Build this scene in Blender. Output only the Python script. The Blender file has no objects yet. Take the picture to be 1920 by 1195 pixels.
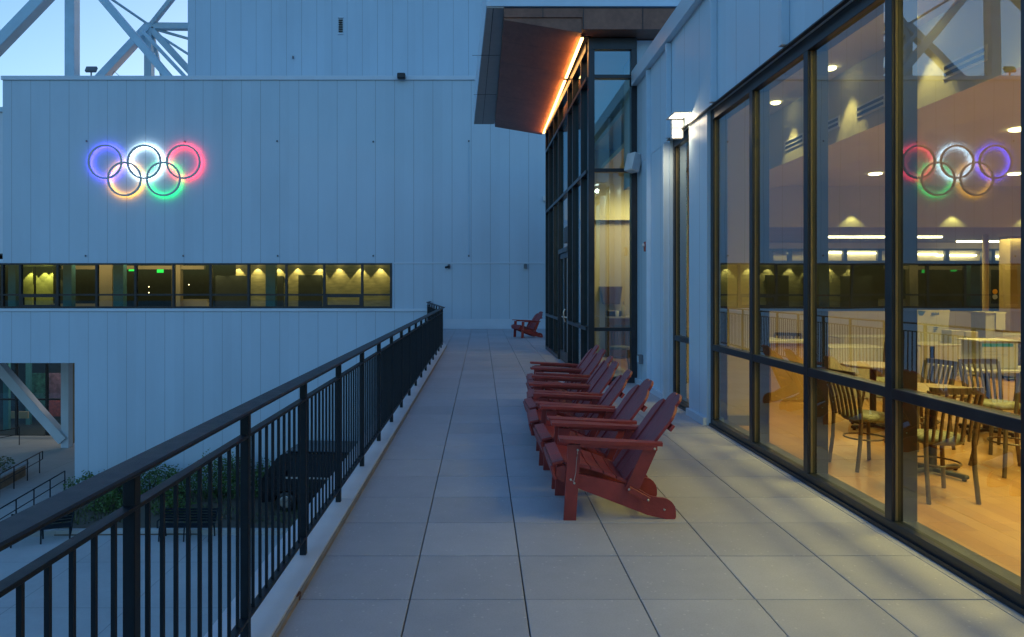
import bpy, bmesh, math, random
from mathutils import Vector, Matrix
random.seed(7)
R = math.radians
SC = bpy.context.scene
COL = SC.collection

# ------------------------------------------------------------------ camera
F, VX, VY, H = 1326.0, 902.0, 540.0, 1.648
cam = bpy.data.cameras.new('camera'); camo = bpy.data.objects.new('camera', cam); COL.objects.link(camo)
camo.location = (0, 0, H); camo.rotation_euler = (R(90), 0, 0)
cam.sensor_width = 36; cam.lens = F/1920*36
cam.shift_x = (960-VX)/1920; cam.shift_y = -(597.5-VY)/1920
cam.clip_start = 0.05; cam.clip_end = 2000
SC.camera = camo

# ------------------------------------------------------------------ sky and exposure
SUN_EL, SUN_ROT = R(3.0), R(8)
w = bpy.data.worlds.new('World'); SC.world = w; w.use_nodes = True
wn = w.node_tree; bg = wn.nodes['Background']
sky = wn.nodes.new('ShaderNodeTexSky'); sky.sky_type = 'NISHITA'; sky.sun_disc = False
sky.sun_elevation = SUN_EL; sky.sun_rotation = SUN_ROT
sky.air_density = 1.0; sky.ozone_density = 2.9; sky.dust_density = 1.4
cool = wn.nodes.new('ShaderNodeMix'); cool.data_type = 'RGBA'; cool.blend_type = 'MULTIPLY'; cool.inputs[0].default_value = 1
cool.inputs[7].default_value = (.90, .96, 1.04, 1)      # cool white balance of the evening sky
wn.links.new(sky.outputs[0], cool.inputs[6]); wn.links.new(cool.outputs[2], bg.inputs[0]); bg.inputs[1].default_value = 0.15
SC.view_settings.view_transform = 'Standard'; SC.view_settings.look = 'None'
SC.view_settings.exposure = 2.1; SC.view_settings.gamma = 1
SC.view_settings.use_curve_mapping = False
SC.render.engine = 'CYCLES'
cy = SC.cycles
cy.max_bounces = 10; cy.diffuse_bounces = 3; cy.glossy_bounces = 5; cy.transparent_max_bounces = 16
cy.caustics_reflective = False; cy.caustics_refractive = False
cy.sample_clamp_indirect = 3.0
cy.use_denoising = True
LK = .62     # scale of every lamp in the place

# ------------------------------------------------------------------ helpers
def P(px, py, Y):
    return Vector(((px-VX)/F*Y, Y, H-(py-VY)/F*Y))

def tag(o, label=None, cat=None, group=None, kind=None):
    if label: o['label'] = label
    if cat: o['category'] = cat
    if group: o['group'] = group
    if kind: o['kind'] = kind
    return o

def thing(name, label, cat, loc=(0, 0, 0), group=None, rz=0):
    o = bpy.data.objects.new(name, None); COL.objects.link(o)
    o.empty_display_size = .2
    o.location = loc; o.rotation_euler.z = rz
    return tag(o, label, cat, group)

class MB:
    def __init__(s): s.v = []; s.f = []; s.sm = []
    def add(s, vs, fs, smooth=False):
        b = len(s.v); s.v += [tuple(v) for v in vs]
        s.f += [tuple(b+i for i in f) for f in fs]; s.sm += [smooth]*len(fs); return s
    def box(s, x0, x1, y0, y1, z0, z1, bev=0, mat=None):
        if x0 > x1: x0, x1 = x1, x0
        if y0 > y1: y0, y1 = y1, y0
        if z0 > z1: z0, z1 = z1, z0
        b = min(bev, (x1-x0)*.45, (y1-y0)*.45, (z1-z0)*.45) if bev else 0
        if b <= 0:
            vs = [Vector((x, y, z)) for z in (z0, z1) for y in (y0, y1) for x in (x0, x1)]
            fs = [(0,2,3,1),(4,5,7,6),(0,1,5,4),(2,6,7,3),(0,4,6,2),(1,3,7,5)]
        else:
            bm = bmesh.new(); bmesh.ops.create_cube(bm, size=1)
            for v in bm.verts:
                v.co = Vector(((x0+x1)/2+v.co.x*(x1-x0), (y0+y1)/2+v.co.y*(y1-y0), (z0+z1)/2+v.co.z*(z1-z0)))
            bmesh.ops.bevel(bm, geom=bm.edges[:], offset=b, segments=1, affect='EDGES')
            bm.verts.index_update()
            vs = [v.co.copy() for v in bm.verts]; fs = [tuple(v.index for v in f.verts) for f in bm.faces]; bm.free()
        if mat is not None: vs = [mat @ v for v in vs]
        return s.add(vs, fs)
    def quad(s, a, b, c, d): return s.add([a, b, c, d], [(0,1,2,3)])
    def bar(s, a, b, wd, ht, up=(0,0,1), bev=0):
        a = Vector(a); b = Vector(b); d = b-a; L = d.length; d.normalize()
        up = Vector(up); side = d.cross(up)
        if side.length < 1e-4: side = d.cross(Vector((0, 1, 0)))
        side.normalize(); u = side.cross(d)
        M = Matrix((side, d, u)).transposed().to_4x4(); M.translation = a
        return s.box(-wd/2, wd/2, 0, L, -ht/2, ht/2, bev, M)
    def tube(s, pts, r, n=8, cap=True, closed=False):
        pts = [Vector(p) for p in pts]; m = len(pts); rs = r if isinstance(r, (list, tuple)) else [r]*m
        vs = []; prev = None
        for i, p in enumerate(pts):
            if closed: t = pts[(i+1) % m]-pts[i-1]
            else: t = (pts[min(i+1, m-1)]-pts[max(i-1, 0)])
            t.normalize()
            if prev is None:
                q = t.cross(Vector((0, 0, 1)))
                if q.length < .01: q = t.cross(Vector((0, 1, 0)))
            else: q = prev-t*prev.dot(t)
            q.normalize(); prev = q; bnm = t.cross(q)
            for k in range(n):
                a = 2*math.pi*k/n
                vs.append(p+(q*math.cos(a)+bnm*math.sin(a))*rs[i])
        fs = []
        for i in range(m if closed else m-1):
            for k in range(n):
                j = (i+1) % m
                fs.append((i*n+k, i*n+(k+1) % n, j*n+(k+1) % n, j*n+k))
        s.add(vs, fs, True)
        if cap and not closed:
            s.add(vs[:n], [tuple(range(n))[::-1]]); s.add(vs[-n:], [tuple(range(n))])
        return s
    def lathe(s, prof, c=(0, 0, 0), n=16, axis='z'):
        vs = []; fs = []; c = Vector(c)
        for r, z in prof:
            for k in range(n):
                a = 2*math.pi*k/n
                v = Vector((r*math.cos(a), r*math.sin(a), z))
                if axis == 'y': v = Vector((v.x, v.z, v.y))
                if axis == 'x': v = Vector((v.z, v.x, v.y))
                vs.append(c+v)
        m = len(prof)
        for i in range(m-1):
            for k in range(n): fs.append((i*n+k, i*n+(k+1) % n, (i+1)*n+(k+1) % n, (i+1)*n+k))
        s.add(vs, fs, True)
        s.add(vs[:n], [tuple(range(n))[::-1]]); s.add(vs[-n:], [tuple(range(n))])
        return s
    def prism(s, pts, y0, y1, axis='y'):
        # pts: polygon in (x,z) when axis y, (x,y) when axis z
        n = len(pts)
        if axis == 'y': vs = [(x, y0, z) for x, z in pts]+[(x, y1, z) for x, z in pts]
        elif axis == 'z': vs = [(x, y, y0) for x, y in pts]+[(x, y, y1) for x, y in pts]
        else: vs = [(y0, a, b) for a, b in pts]+[(y1, a, b) for a, b in pts]
        fs = [tuple(range(n)), tuple(range(2*n-1, n-1, -1))]
        for i in range(n): fs.append((i, (i+1) % n, n+(i+1) % n, n+i)[::-1])
        return s.add(vs, fs)
    def build(s, name, mat, parent=None, kind=None, label=None, cat=None, group=None, world=True, fix=True):
        off = Vector((0, 0, 0)); p = parent
        if world:
            while p is not None: off += p.location; p = p.parent
        me = bpy.data.meshes.new(name)
        me.from_pydata([tuple(Vector(v)-off) for v in s.v], [], s.f)
        for i, sm in enumerate(s.sm):
            me.polygons[i].use_smooth = sm
        me.materials.append(mat)
        if fix:
            bm = bmesh.new(); bm.from_mesh(me); bmesh.ops.recalc_face_normals(bm, faces=bm.faces[:]); bm.to_mesh(me); bm.free()
        o = bpy.data.objects.new(name, me); COL.objects.link(o)
        if parent is not None: o.parent = parent
        return tag(o, label, cat, group, kind)

def top(mb, name, mat, label, cat, group=None, origin=None, kind=None):
    """a thing that is one mesh, with its origin at its base"""
    xs = [v[0] for v in mb.v]; ys = [v[1] for v in mb.v]; zs = [v[2] for v in mb.v]
    c = Vector(origin) if origin else Vector(((min(xs)+max(xs))/2, (min(ys)+max(ys))/2, min(zs)))
    mb.v = [tuple(Vector(v)-c) for v in mb.v]
    o = mb.build(name, mat, world=False); o.location = c
    return tag(o, label, cat, group, kind)

def copy_tree(o, parent=None):
    c = o.copy(); COL.objects.link(c); c.parent = parent
    for ch in o.children: copy_tree(ch, c)
    return c

# ------------------------------------------------------------------ materials
def new_mat(name):
    m = bpy.data.materials.new(name); m.use_nodes = True
    nt = m.node_tree; b = nt.nodes['Principled BSDF']
    return m, nt, b

def N(nt, t, **kw):
    n = nt.nodes.new(t)
    for k, v in kw.items(): setattr(n, k, v)
    return n

def math_n(nt, op, a, b=None, c=None, clamp=False):
    n = N(nt, 'ShaderNodeMath', operation=op); n.use_clamp = clamp
    for i, x in enumerate((a, b, c)):
        if x is None: continue
        if isinstance(x, (int, float)): n.inputs[i].default_value = x
        else: nt.links.new(x, n.inputs[i])
    return n.outputs[0]

def mixc(nt, fac, a, b):
    n = N(nt, 'ShaderNodeMix', data_type='RGBA')
    for s, x in ((n.inputs[0], fac), (n.inputs[6], a), (n.inputs[7], b)):
        if isinstance(x, (int, float)): s.default_value = x
        elif isinstance(x, tuple): s.default_value = (*x, 1)
        else: nt.links.new(x, s)
    return n.outputs[2]

def noise(nt, vec, scale, detail=4, rough=.55, vscale=None):
    if vscale is not None:
        mp = N(nt, 'ShaderNodeMapping'); mp.inputs['Scale'].default_value = vscale
        nt.links.new(vec, mp.inputs[0]); vec = mp.outputs[0]
    n = N(nt, 'ShaderNodeTexNoise'); n.inputs['Scale'].default_value = scale
    n.inputs['Detail'].default_value = detail; n.inputs['Roughness'].default_value = rough
    nt.links.new(vec, n.inputs['Vector']); return n.outputs[0]

def ramp(nt, fac, stops):
    n = N(nt, 'ShaderNodeValToRGB'); el = n.color_ramp.elements
    while len(el) < len(stops): el.new(.5)
    for e, (p, c) in zip(el, stops):
        e.position = p; e.color = (*c, 1) if isinstance(c, tuple) else (c, c, c, 1)
    nt.links.new(fac, n.inputs[0]); return n.outputs[0]

def simple(name, col, rough=.5, metal=0, var=.12, scale=6, bump=.0, bscale=60, vscale=None, spec=.5):
    m, nt, b = new_mat(name)
    geo = N(nt, 'ShaderNodeTexCoord').outputs['Object']
    n = noise(nt, geo, scale, vscale=vscale)
    dark = tuple(c*(1-var) for c in col); lite = tuple(min(1, c*(1+var)) for c in col)
    nt.links.new(ramp(nt, n, [(.3, dark), (.7, lite)]), b.inputs['Base Color'])
    b.inputs['Roughness'].default_value = rough; b.inputs['Metallic'].default_value = metal
    b.inputs['Specular IOR Level'].default_value = spec
    nt.links.new(math_n(nt, 'MULTIPLY_ADD', n, .25, rough-.12, clamp=True), b.inputs['Roughness'])
    if bump:
        n2 = noise(nt, geo, bscale, vscale=vscale)
        bp = N(nt, 'ShaderNodeBump'); bp.inputs['Strength'].default_value = bump; bp.inputs['Distance'].default_value = .01
        nt.links.new(n2, bp.inputs['Height']); nt.links.new(bp.outputs[0], b.inputs['Normal'])
    return m

def panel_mat(name, col, axis, x0, pitch, jw=.012, rough=.42, hz=None):
    """painted metal cladding: vertical joints every pitch metres along axis, faint oil-canning and streaks"""
    m, nt, b = new_mat(name)
    pos = N(nt, 'ShaderNodeNewGeometry').outputs['Position']
    sp = N(nt, 'ShaderNodeSeparateXYZ'); nt.links.new(pos, sp.inputs[0])
    u = sp.outputs[0 if axis == 'x' else 1]
    t = math_n(nt, 'DIVIDE', math_n(nt, 'SUBTRACT', u, x0), pitch)
    fr = math_n(nt, 'FRACT', math_n(nt, 'ADD', t, 1000.5))
    d = math_n(nt, 'ABSOLUTE', math_n(nt, 'SUBTRACT', fr, .5))
    d = math_n(nt, 'MULTIPLY', d, pitch)
    joint = math_n(nt, 'SUBTRACT', 1.0, math_n(nt, 'SMOOTH_MIN', 1.0, math_n(nt, 'DIVIDE', d, jw), .05), clamp=True)
    if hz is not None:
        dz = math_n(nt, 'ABSOLUTE', math_n(nt, 'SUBTRACT', sp.outputs[2], hz))
        j2 = math_n(nt, 'SUBTRACT', 1.0, math_n(nt, 'DIVIDE', dz, jw), clamp=True)
        joint = math_n(nt, 'MAXIMUM', joint, j2)
    pid = math_n(nt, 'FLOOR', math_n(nt, 'ADD', t, 1000.5))
    wn_ = N(nt, 'ShaderNodeTexWhiteNoise', noise_dimensions='1D'); nt.links.new(pid, wn_.inputs['W'])
    big = noise(nt, pos, .8, 3, vscale=(1, 1, .35))
    streak = noise(nt, pos, 9, 5, .6, vscale=(3.0, 3.0, .16))
    v = math_n(nt, 'ADD', math_n(nt, 'MULTIPLY', wn_.outputs[0], .045), math_n(nt, 'MULTIPLY', big, .19))
    v = math_n(nt, 'ADD', v, math_n(nt, 'MULTIPLY', streak, .06))
    v = math_n(nt, 'ADD', v, .85)
    hsv = N(nt, 'ShaderNodeHueSaturation'); hsv.inputs['Color'].default_value = (*col, 1); nt.links.new(v, hsv.inputs['Value'])
    c = mixc(nt, math_n(nt, 'MULTIPLY', joint, .8), hsv.outputs[0], tuple(x*.22 for x in col))
    nt.links.new(c, b.inputs['Base Color'])
    b.inputs['Roughness'].default_value = rough
    hgt = math_n(nt, 'ADD', math_n(nt, 'MULTIPLY', joint, -1.0), math_n(nt, 'MULTIPLY', big, .7))
    bp = N(nt, 'ShaderNodeBump'); bp.inputs['Strength'].default_value = .35; bp.inputs['Distance'].default_value = .012
    nt.links.new(hgt, bp.inputs['Height']); nt.links.new(bp.outputs[0], b.inputs['Normal'])
    return m

def emit(name, col, strength):
    m = bpy.data.materials.new(name); m.use_nodes = True; nt = m.node_tree
    nt.nodes.remove(nt.nodes['Principled BSDF'])
    e = N(nt, 'ShaderNodeEmission'); e.inputs[0].default_value = (*col, 1); e.inputs[1].default_value = strength
    nt.links.new(e.outputs[0], nt.nodes['Material Output'].inputs[0]); return m

def glass(name, refl=(.84, .95, 1.0), tint=(.67, .71, .42), base=.185, gain=.9, wav=.0012):
    m = bpy.data.materials.new(name); m.use_nodes = True; nt = m.node_tree
    nt.nodes.remove(nt.nodes['Principled BSDF'])
    pos = N(nt, 'ShaderNodeNewGeometry').outputs['Position']
    bp = N(nt, 'ShaderNodeBump'); bp.inputs['Strength'].default_value = 1; bp.inputs['Distance'].default_value = wav
    nt.links.new(noise(nt, pos, .9, 1), bp.inputs['Height'])
    geo = N(nt, 'ShaderNodeNewGeometry')
    dt = N(nt, 'ShaderNodeVectorMath', operation='DOT_PRODUCT'); nt.links.new(geo.outputs['Normal'], dt.inputs[0]); nt.links.new(geo.outputs['Incoming'], dt.inputs[1])
    k = math_n(nt, 'SUBTRACT', 1.0, math_n(nt, 'ABSOLUTE', dt.outputs['Value']), clamp=True)
    fac = math_n(nt, 'MULTIPLY_ADD', math_n(nt, 'POWER', k, 4.0), gain, base, clamp=True)
    tr = N(nt, 'ShaderNodeBsdfTransparent'); tr.inputs[0].default_value = (*tint, 1)
    gl = N(nt, 'ShaderNodeBsdfGlossy'); gl.inputs[0].default_value = (*refl, 1); gl.inputs['Roughness'].default_value = 0.0
    nt.links.new(bp.outputs[0], gl.inputs['Normal'])
    mx = N(nt, 'ShaderNodeMixShader'); nt.links.new(fac, mx.inputs[0]); nt.links.new(tr.outputs[0], mx.inputs[1]); nt.links.new(gl.outputs[0], mx.inputs[2])
    nt.links.new(mx.outputs[0], nt.nodes['Material Output'].inputs[0]); return m

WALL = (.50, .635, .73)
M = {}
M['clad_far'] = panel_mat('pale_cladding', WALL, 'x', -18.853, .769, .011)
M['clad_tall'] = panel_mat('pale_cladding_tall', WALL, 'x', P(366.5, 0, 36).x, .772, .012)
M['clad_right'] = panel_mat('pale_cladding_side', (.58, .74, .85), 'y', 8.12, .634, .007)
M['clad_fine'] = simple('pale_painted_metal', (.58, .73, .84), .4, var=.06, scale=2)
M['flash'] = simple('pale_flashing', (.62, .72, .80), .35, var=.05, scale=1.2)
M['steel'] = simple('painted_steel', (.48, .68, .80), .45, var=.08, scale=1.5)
M['alu'] = simple('dark_anodised_frame', (.022, .026, .032), .35, .2, var=.25, scale=5, spec=.5)
M['alu_lip'] = simple('bronze_gasket_edge', (.20, .16, .08), .4, .3)
M['rail'] = simple('black_powder_coat', (.007, .015, .022), .5, .0, spec=.3, var=.25, scale=14, bump=.15, bscale=400)
M['red'] = simple('red_painted_poly_lumber', (.30, .042, .038), .45, var=.25, scale=5, bump=.35, bscale=45, vscale=(1, 4, 1))
M['red_back'] = simple('red_painted_slat', (.27, .042, .048), .42, var=.2, scale=5, bump=.35, bscale=45, vscale=(1, 6, 1))
M['bolt'] = simple('zinc_bolt', (.6, .6, .58), .3, .9)
M['brown'] = None
M['white'] = simple('white_paint', (.72, .72, .70), .5, var=.05)
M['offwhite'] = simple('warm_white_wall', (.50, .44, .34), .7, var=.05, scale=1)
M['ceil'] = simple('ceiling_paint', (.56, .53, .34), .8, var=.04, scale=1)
M['wood_panel'] = simple('honey_wood_panel', (.42, .27, .12), .45, var=.18, scale=3, vscale=(1, 1, .15))
M['chrome'] = simple('brushed_metal_chair', (.15, .12, .085), .35, .5, var=.3, scale=9)
M['vinyl'] = simple('patterned_seat_vinyl', (.20, .20, .12), .5, var=.5, scale=22)
M['table'] = simple('laminate_tabletop', (.30, .22, .13), .35, var=.12, scale=4)
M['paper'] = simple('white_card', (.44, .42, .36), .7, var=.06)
M['teal'] = simple('teal_band', (.03, .22, .32), .6)
M['blue_mark'] = simple('blue_print', (.05, .12, .35), .6)
M['grey_fit'] = simple('grey_plastic', (.16, .18, .20), .5)
M['black_plastic'] = simple('black_plastic', (.012, .013, .015), .4)
M['concrete_low'] = None
M['tan'] = simple('tan_plaster', (.40, .31, .17), .8, var=.08, scale=2)
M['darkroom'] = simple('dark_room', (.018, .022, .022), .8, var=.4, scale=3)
M['tealcol'] = simple('teal_column', (.05, .20, .23), .6)
M['alarm'] = simple('red_alarm_plastic', (.45, .02, .02), .4)

def brown_mat():
    m, nt, b = new_mat('copper_brown_panel')
    pos = N(nt, 'ShaderNodeNewGeometry').outputs['Position']
    n1 = noise(nt, pos, 2.2, 6, .62); n2 = noise(nt, pos, 14, 4, .6, vscale=(1, .35, 1))
    sp = N(nt, 'ShaderNodeSeparateXYZ'); nt.links.new(pos, sp.inputs[0])
    fr = math_n(nt, 'FRACT', math_n(nt, 'DIVIDE', math_n(nt, 'ADD', sp.outputs[1], 20.0), 1.22))
    j = math_n(nt, 'LESS_THAN', fr, .012)
    c = ramp(nt, math_n(nt, 'ADD', math_n(nt, 'MULTIPLY', n1, .6), math_n(nt, 'MULTIPLY', n2, .4)), [(.3, (.16, .068, .045)), (.7, (.30, .135, .085))])
    nt.links.new(mixc(nt, math_n(nt, 'MULTIPLY', j, .5), c, (.01, .008, .008)), b.inputs['Base Color'])
    b.inputs['Roughness'].default_value = .5; b.inputs['Metallic'].default_value = .25
    return m
M['brown'] = brown_mat()

def paver_mat():
    m, nt, b = new_mat('concrete_paver')
    pos = N(nt, 'ShaderNodeNewGeometry').outputs['Position']
    at = N(nt, 'ShaderNodeAttribute'); at.attribute_name = 'tone'
    fine = noise(nt, pos, 110, 5, .8); mid = noise(nt, pos, 5, 8, .72); st = noise(nt, pos, .9, 4, .6)
    vor = N(nt, 'ShaderNodeTexVoronoi'); vor.inputs['Scale'].default_value = 34; nt.links.new(pos, vor.inputs['Vector'])
    spk = math_n(nt, 'LESS_THAN', vor.outputs['Distance'], .24)
    wn_ = N(nt, 'ShaderNodeTexWhiteNoise', noise_dimensions='3D'); nt.links.new(vor.outputs['Position'], wn_.inputs['Vector'])
    spk = math_n(nt, 'MULTIPLY', spk, math_n(nt, 'GREATER_THAN', wn_.outputs[0], .86))
    v = math_n(nt, 'MULTIPLY_ADD', fine, .60, .47)
    v = math_n(nt, 'ADD', v, math_n(nt, 'MULTIPLY', mid, .26))
    v = math_n(nt, 'ADD', v, math_n(nt, 'MULTIPLY', st, .22))
    v = math_n(nt, 'MULTIPLY', v, at.outputs['Fac'])
    hs = N(nt, 'ShaderNodeHueSaturation'); hs.inputs['Color'].default_value = (.44, .435, .46, 1); nt.links.new(v, hs.inputs['Value'])
    c = mixc(nt, math_n(nt, 'MULTIPLY', spk, .42), hs.outputs[0], (.72, .70, .68))
    vd = N(nt, 'ShaderNodeTexVoronoi'); vd.inputs['Scale'].default_value = 1.3; nt.links.new(pos, vd.inputs['Vector'])
    dirt = math_n(nt, 'MULTIPLY', math_n(nt, 'LESS_THAN', vd.outputs['Distance'], .018), .6)
    c = mixc(nt, dirt, c, (.06, .05, .045))
    nt.links.new(c, b.inputs['Base Color'])
    b.inputs['Roughness'].default_value = .62; b.inputs['Specular IOR Level'].default_value = .4
    bp = N(nt, 'ShaderNodeBump'); bp.inputs['Strength'].default_value = .5; bp.inputs['Distance'].default_value = .0015
    nt.links.new(fine, bp.inputs['Height']); nt.links.new(bp.outputs[0], b.inputs['Normal'])
    return m
M['paver'] = paver_mat()

def concrete(name, col, joints=None):
    m, nt, b = new_mat(name)
    pos = N(nt, 'ShaderNodeNewGeometry').outputs['Position']
    a = noise(nt, pos, .55, 6, .62); c2 = noise(nt, pos, 9, 5, .7); fine = noise(nt, pos, 90, 2)
    v = math_n(nt, 'ADD', math_n(nt, 'MULTIPLY', a, .5), math_n(nt, 'MULTIPLY', c2, .22))
    v = math_n(nt, 'ADD', v, math_n(nt, 'MULTIPLY_ADD', fine, .12, .56))
    hs = N(nt, 'ShaderNodeHueSaturation'); hs.inputs['Color'].default_value = (*col, 1); nt.links.new(v, hs.inputs['Value'])
    c = hs.outputs[0]
    if joints:
        sp = N(nt, 'ShaderNodeSeparateXYZ'); nt.links.new(pos, sp.inputs[0])
        for k in (0, 1):
            fr = math_n(nt, 'FRACT', math_n(nt, 'DIVIDE', math_n(nt, 'ADD', sp.outputs[k], 600.0), joints))
            c = mixc(nt, math_n(nt, 'MULTIPLY', math_n(nt, 'LESS_THAN', fr, .02/joints), .5), c, (.04, .045, .05))
    nt.links.new(c, b.inputs['Base Color']); b.inputs['Roughness'].default_value = .8
    bp = N(nt, 'ShaderNodeBump'); bp.inputs['Strength'].default_value = .4; bp.inputs['Distance'].default_value = .004
    nt.links.new(c2, bp.inputs['Height']); nt.links.new(bp.outputs[0], b.inputs['Normal'])
    return m
M['plaza'] = concrete('plaza_concrete', (.46, .50, .50), 3.0)
M['walk'] = concrete('walk_concrete', (.46, .45, .42), 2.4)
M['kerbc'] = concrete('kerb_concrete', (.42, .45, .45))
M['ground'] = concrete('ground', (.16, .17, .15))
M['soil'] = concrete('planting_soil', (.11, .095, .07))
M['coping'] = simple('pale_coping_metal', (.66, .68, .72), .45, var=.08, scale=3)
M['coping_edge'] = simple('beige_coping_edge', (.33, .27, .20), .6, var=.15, scale=4)

def wood_floor():
    m, nt, b = new_mat('honey_plank_floor')
    pos = N(nt, 'ShaderNodeNewGeometry').outputs['Position']
    br = N(nt, 'ShaderNodeTexBrick'); br.inputs['Scale'].default_value = 1
    br.inputs['Brick Width'].default_value = 1.2; br.inputs['Row Height'].default_value = .13
    br.inputs['Mortar Size'].default_value = .0015; br.inputs['Color1'].default_value = (.48, .27, .10, 1); br.inputs['Color2'].default_value = (.36, .18, .06, 1)
    br.inputs['Mortar'].default_value = (.2, .10, .03, 1)
    mp = N(nt, 'ShaderNodeMapping'); mp.inputs['Rotation'].default_value = (0, 0, R(90)); nt.links.new(pos, mp.inputs[0]); nt.links.new(mp.outputs[0], br.inputs['Vector'])
    g = noise(nt, pos, 7, 5, .6, vscale=(5, .5, 1)); a = noise(nt, pos, .8, 4)
    v = math_n(nt, 'ADD', math_n(nt, 'MULTIPLY', g, .3), math_n(nt, 'MULTIPLY_ADD', a, .35, .68))
    hs = N(nt, 'ShaderNodeHueSaturation'); nt.links.new(br.outputs[0], hs.inputs['Color']); nt.links.new(v, hs.inputs['Value'])
    nt.links.new(hs.outputs[0], b.inputs['Base Color']); b.inputs['Roughness'].default_value = .28
    return m
M['woodfloor'] = wood_floor()

def leaf_mat(name, a, b_):
    m, nt, b = new_mat(name)
    geo = N(nt, 'ShaderNodeNewGeometry')
    c = ramp(nt, noise(nt, geo.outputs['Position'], 5, 3), [(.3, a), (.7, b_)])
    c2 = mixc(nt, geo.outputs['Random Per Island'], a, b_)
    nt.links.new(mixc(nt, .5, c, c2), b.inputs['Base Color']); b.inputs['Roughness'].default_value = .5
    return m
M['leaf'] = leaf_mat('shrub_leaves', (.045, .095, .02), (.10, .20, .04))
M['leaf2'] = leaf_mat('ground_cover_leaves', (.05, .09, .03), (.12, .15, .05))
M['flower'] = leaf_mat('orange_flowers', (.35, .16, .06), (.40, .25, .12))

M['glass'] = glass('cafe_glass')
M['glass_pav'] = glass('pavilion_glass', refl=(.55, .85, 1.0), tint=(.72, .80, .68), base=.22, gain=.8, wav=.0004)
M['glass_far'] = glass('far_glass', refl=(.6, .85, .95), tint=(.85, .9, .78), base=.10, gain=.8, wav=.0003)
M['glass_dark'] = glass('dark_store_glass', refl=(.55, .8, .9), tint=(.8, .9, .85), base=.14, gain=.8, wav=.0006)

# ------------------------------------------------------------------ ground far below, plaza
top(MB().box(-400, 400, -400, 400, -6.9, -6.62), 'ground', M['ground'], 'wide grey ground beyond the plaza', 'ground', kind='structure')
GZ = -6.5
top(MB().box(-26, -1.6, -10, 23.4, GZ-.1, GZ), 'plaza', M['plaza'], 'pale concrete plaza below the terrace railing', 'plaza', kind='structure')
kb = MB()
pts = [(-19, 22.6), (-16, 23.1), (-14, 23.35), (-10, 23.45), (-6, 23.4), (-2, 23.2)]
for (a, b) in zip(pts, pts[1:]): kb.bar((a[0], a[1], GZ+.06), (b[0], b[1], GZ+.06), .2, .22, bev=.015)
top(kb, 'kerb', M['kerbc'], 'low concrete kerb between plaza and planting bed', 'kerb', kind='structure')
top(MB().prism([(-16.2, 23.2), (-1.6, 23.5), (-1.6, 28.35), (-16.2, 28.35)], GZ-.12, GZ+.04, 'z'), 'ground', M['soil'], 'brown soil of the planting bed under the white wall', 'ground', kind='structure')
top(MB().prism([(-40, 23.42), (-16.25, 23.42), (-16.25, 38.9), (-40, 38.9)], GZ-.1, GZ+.02, 'z'), 'path', M['walk'], 'concrete walkway leading under the far building', 'path', kind='structure')

# ------------------------------------------------------------------ terrace pavers
pv = MB(); tones = []
t_ = .6096; jx0 = .1414*H - 3*t_      # joint line through X=+.239
ys0 = .001712*F*H
rows = list(range(-9, 44))
for r in rows:
    y0 = ys0+(r)*t_
    if y0 > 28.4: break
    y1 = min(y0+t_, 28.40)
    for c in range(-2, 8):
        x0 = jx0+c*t_; x1 = x0+t_
        lx = -.965 if y0 < 19.6 else -1.85
        if x1 < lx+.03: continue
        x0 = max(x0, lx); x1 = min(x1, 2.745)
        if x1-x0 < .03: continue
        n0 = len(pv.f); g = .0036; dz = random.uniform(-.0012, .0012)
        pv.box(x0+g, x1-g, y0+g*1.2, y1-g*1.2, -.05, dz, .0022)
        tones += [random.uniform(.93, 1.07)]*(len(pv.f)-n0)
pav = pv.build('pavement', M['paver'])
at = pav.data.attributes.new('tone', 'FLOAT', 'FACE'); at.data.foreach_set('value', tones)
tag(pav, 'grey square concrete pavers of the terrace', 'pavement', kind='structure')
top(MB().box(-.96, 2.74, -5, 28.38, -.35, -.052).box(-1.9, -.97, 19.7, 28.38, -.35, -.052), 'terrace', M['black_plastic'], 'dark bed beneath the terrace pavers', 'terrace', kind='structure')

# coping along the open edge
cp = MB(); seams = [-5, -1.8, 1.35, 5.4, 8.6, 11.8, 15, 19.78]
for i, (a, b) in enumerate(zip(seams, seams[1:])):
    zt = .036+(.004 if i % 2 else 0)
    cp.box(-1.285, -.972, a, b-.004, -.4, zt, .004)
cp.prism([(-1.285, 19.785), (-.972, 19.785), (-1.93, 26.9), (-1.93, 28.38), (-2.2, 28.38), (-2.2, 26.9)], -.4, .038, 'z')
ledge = top(cp, 'coping', M['coping'], 'pale metal ledge along the open edge of the terrace', 'ledge', kind='structure')
top(MB().box(-.9715, -.957, -5, 19.78, -.05, .028), 'edge_strip', M['coping_edge'], 'beige strip between ledge and pavers', 'edge strip', kind='structure')
top(MB().box(-1.6, -1.30, -6, 19.7, -7, -.42).box(-2.6, -2.21, 19.7, 28.3, -7, -.42), 'terrace_wall', M['clad_fine'], 'white wall carrying the terrace edge above the plaza', 'wall')

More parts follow.
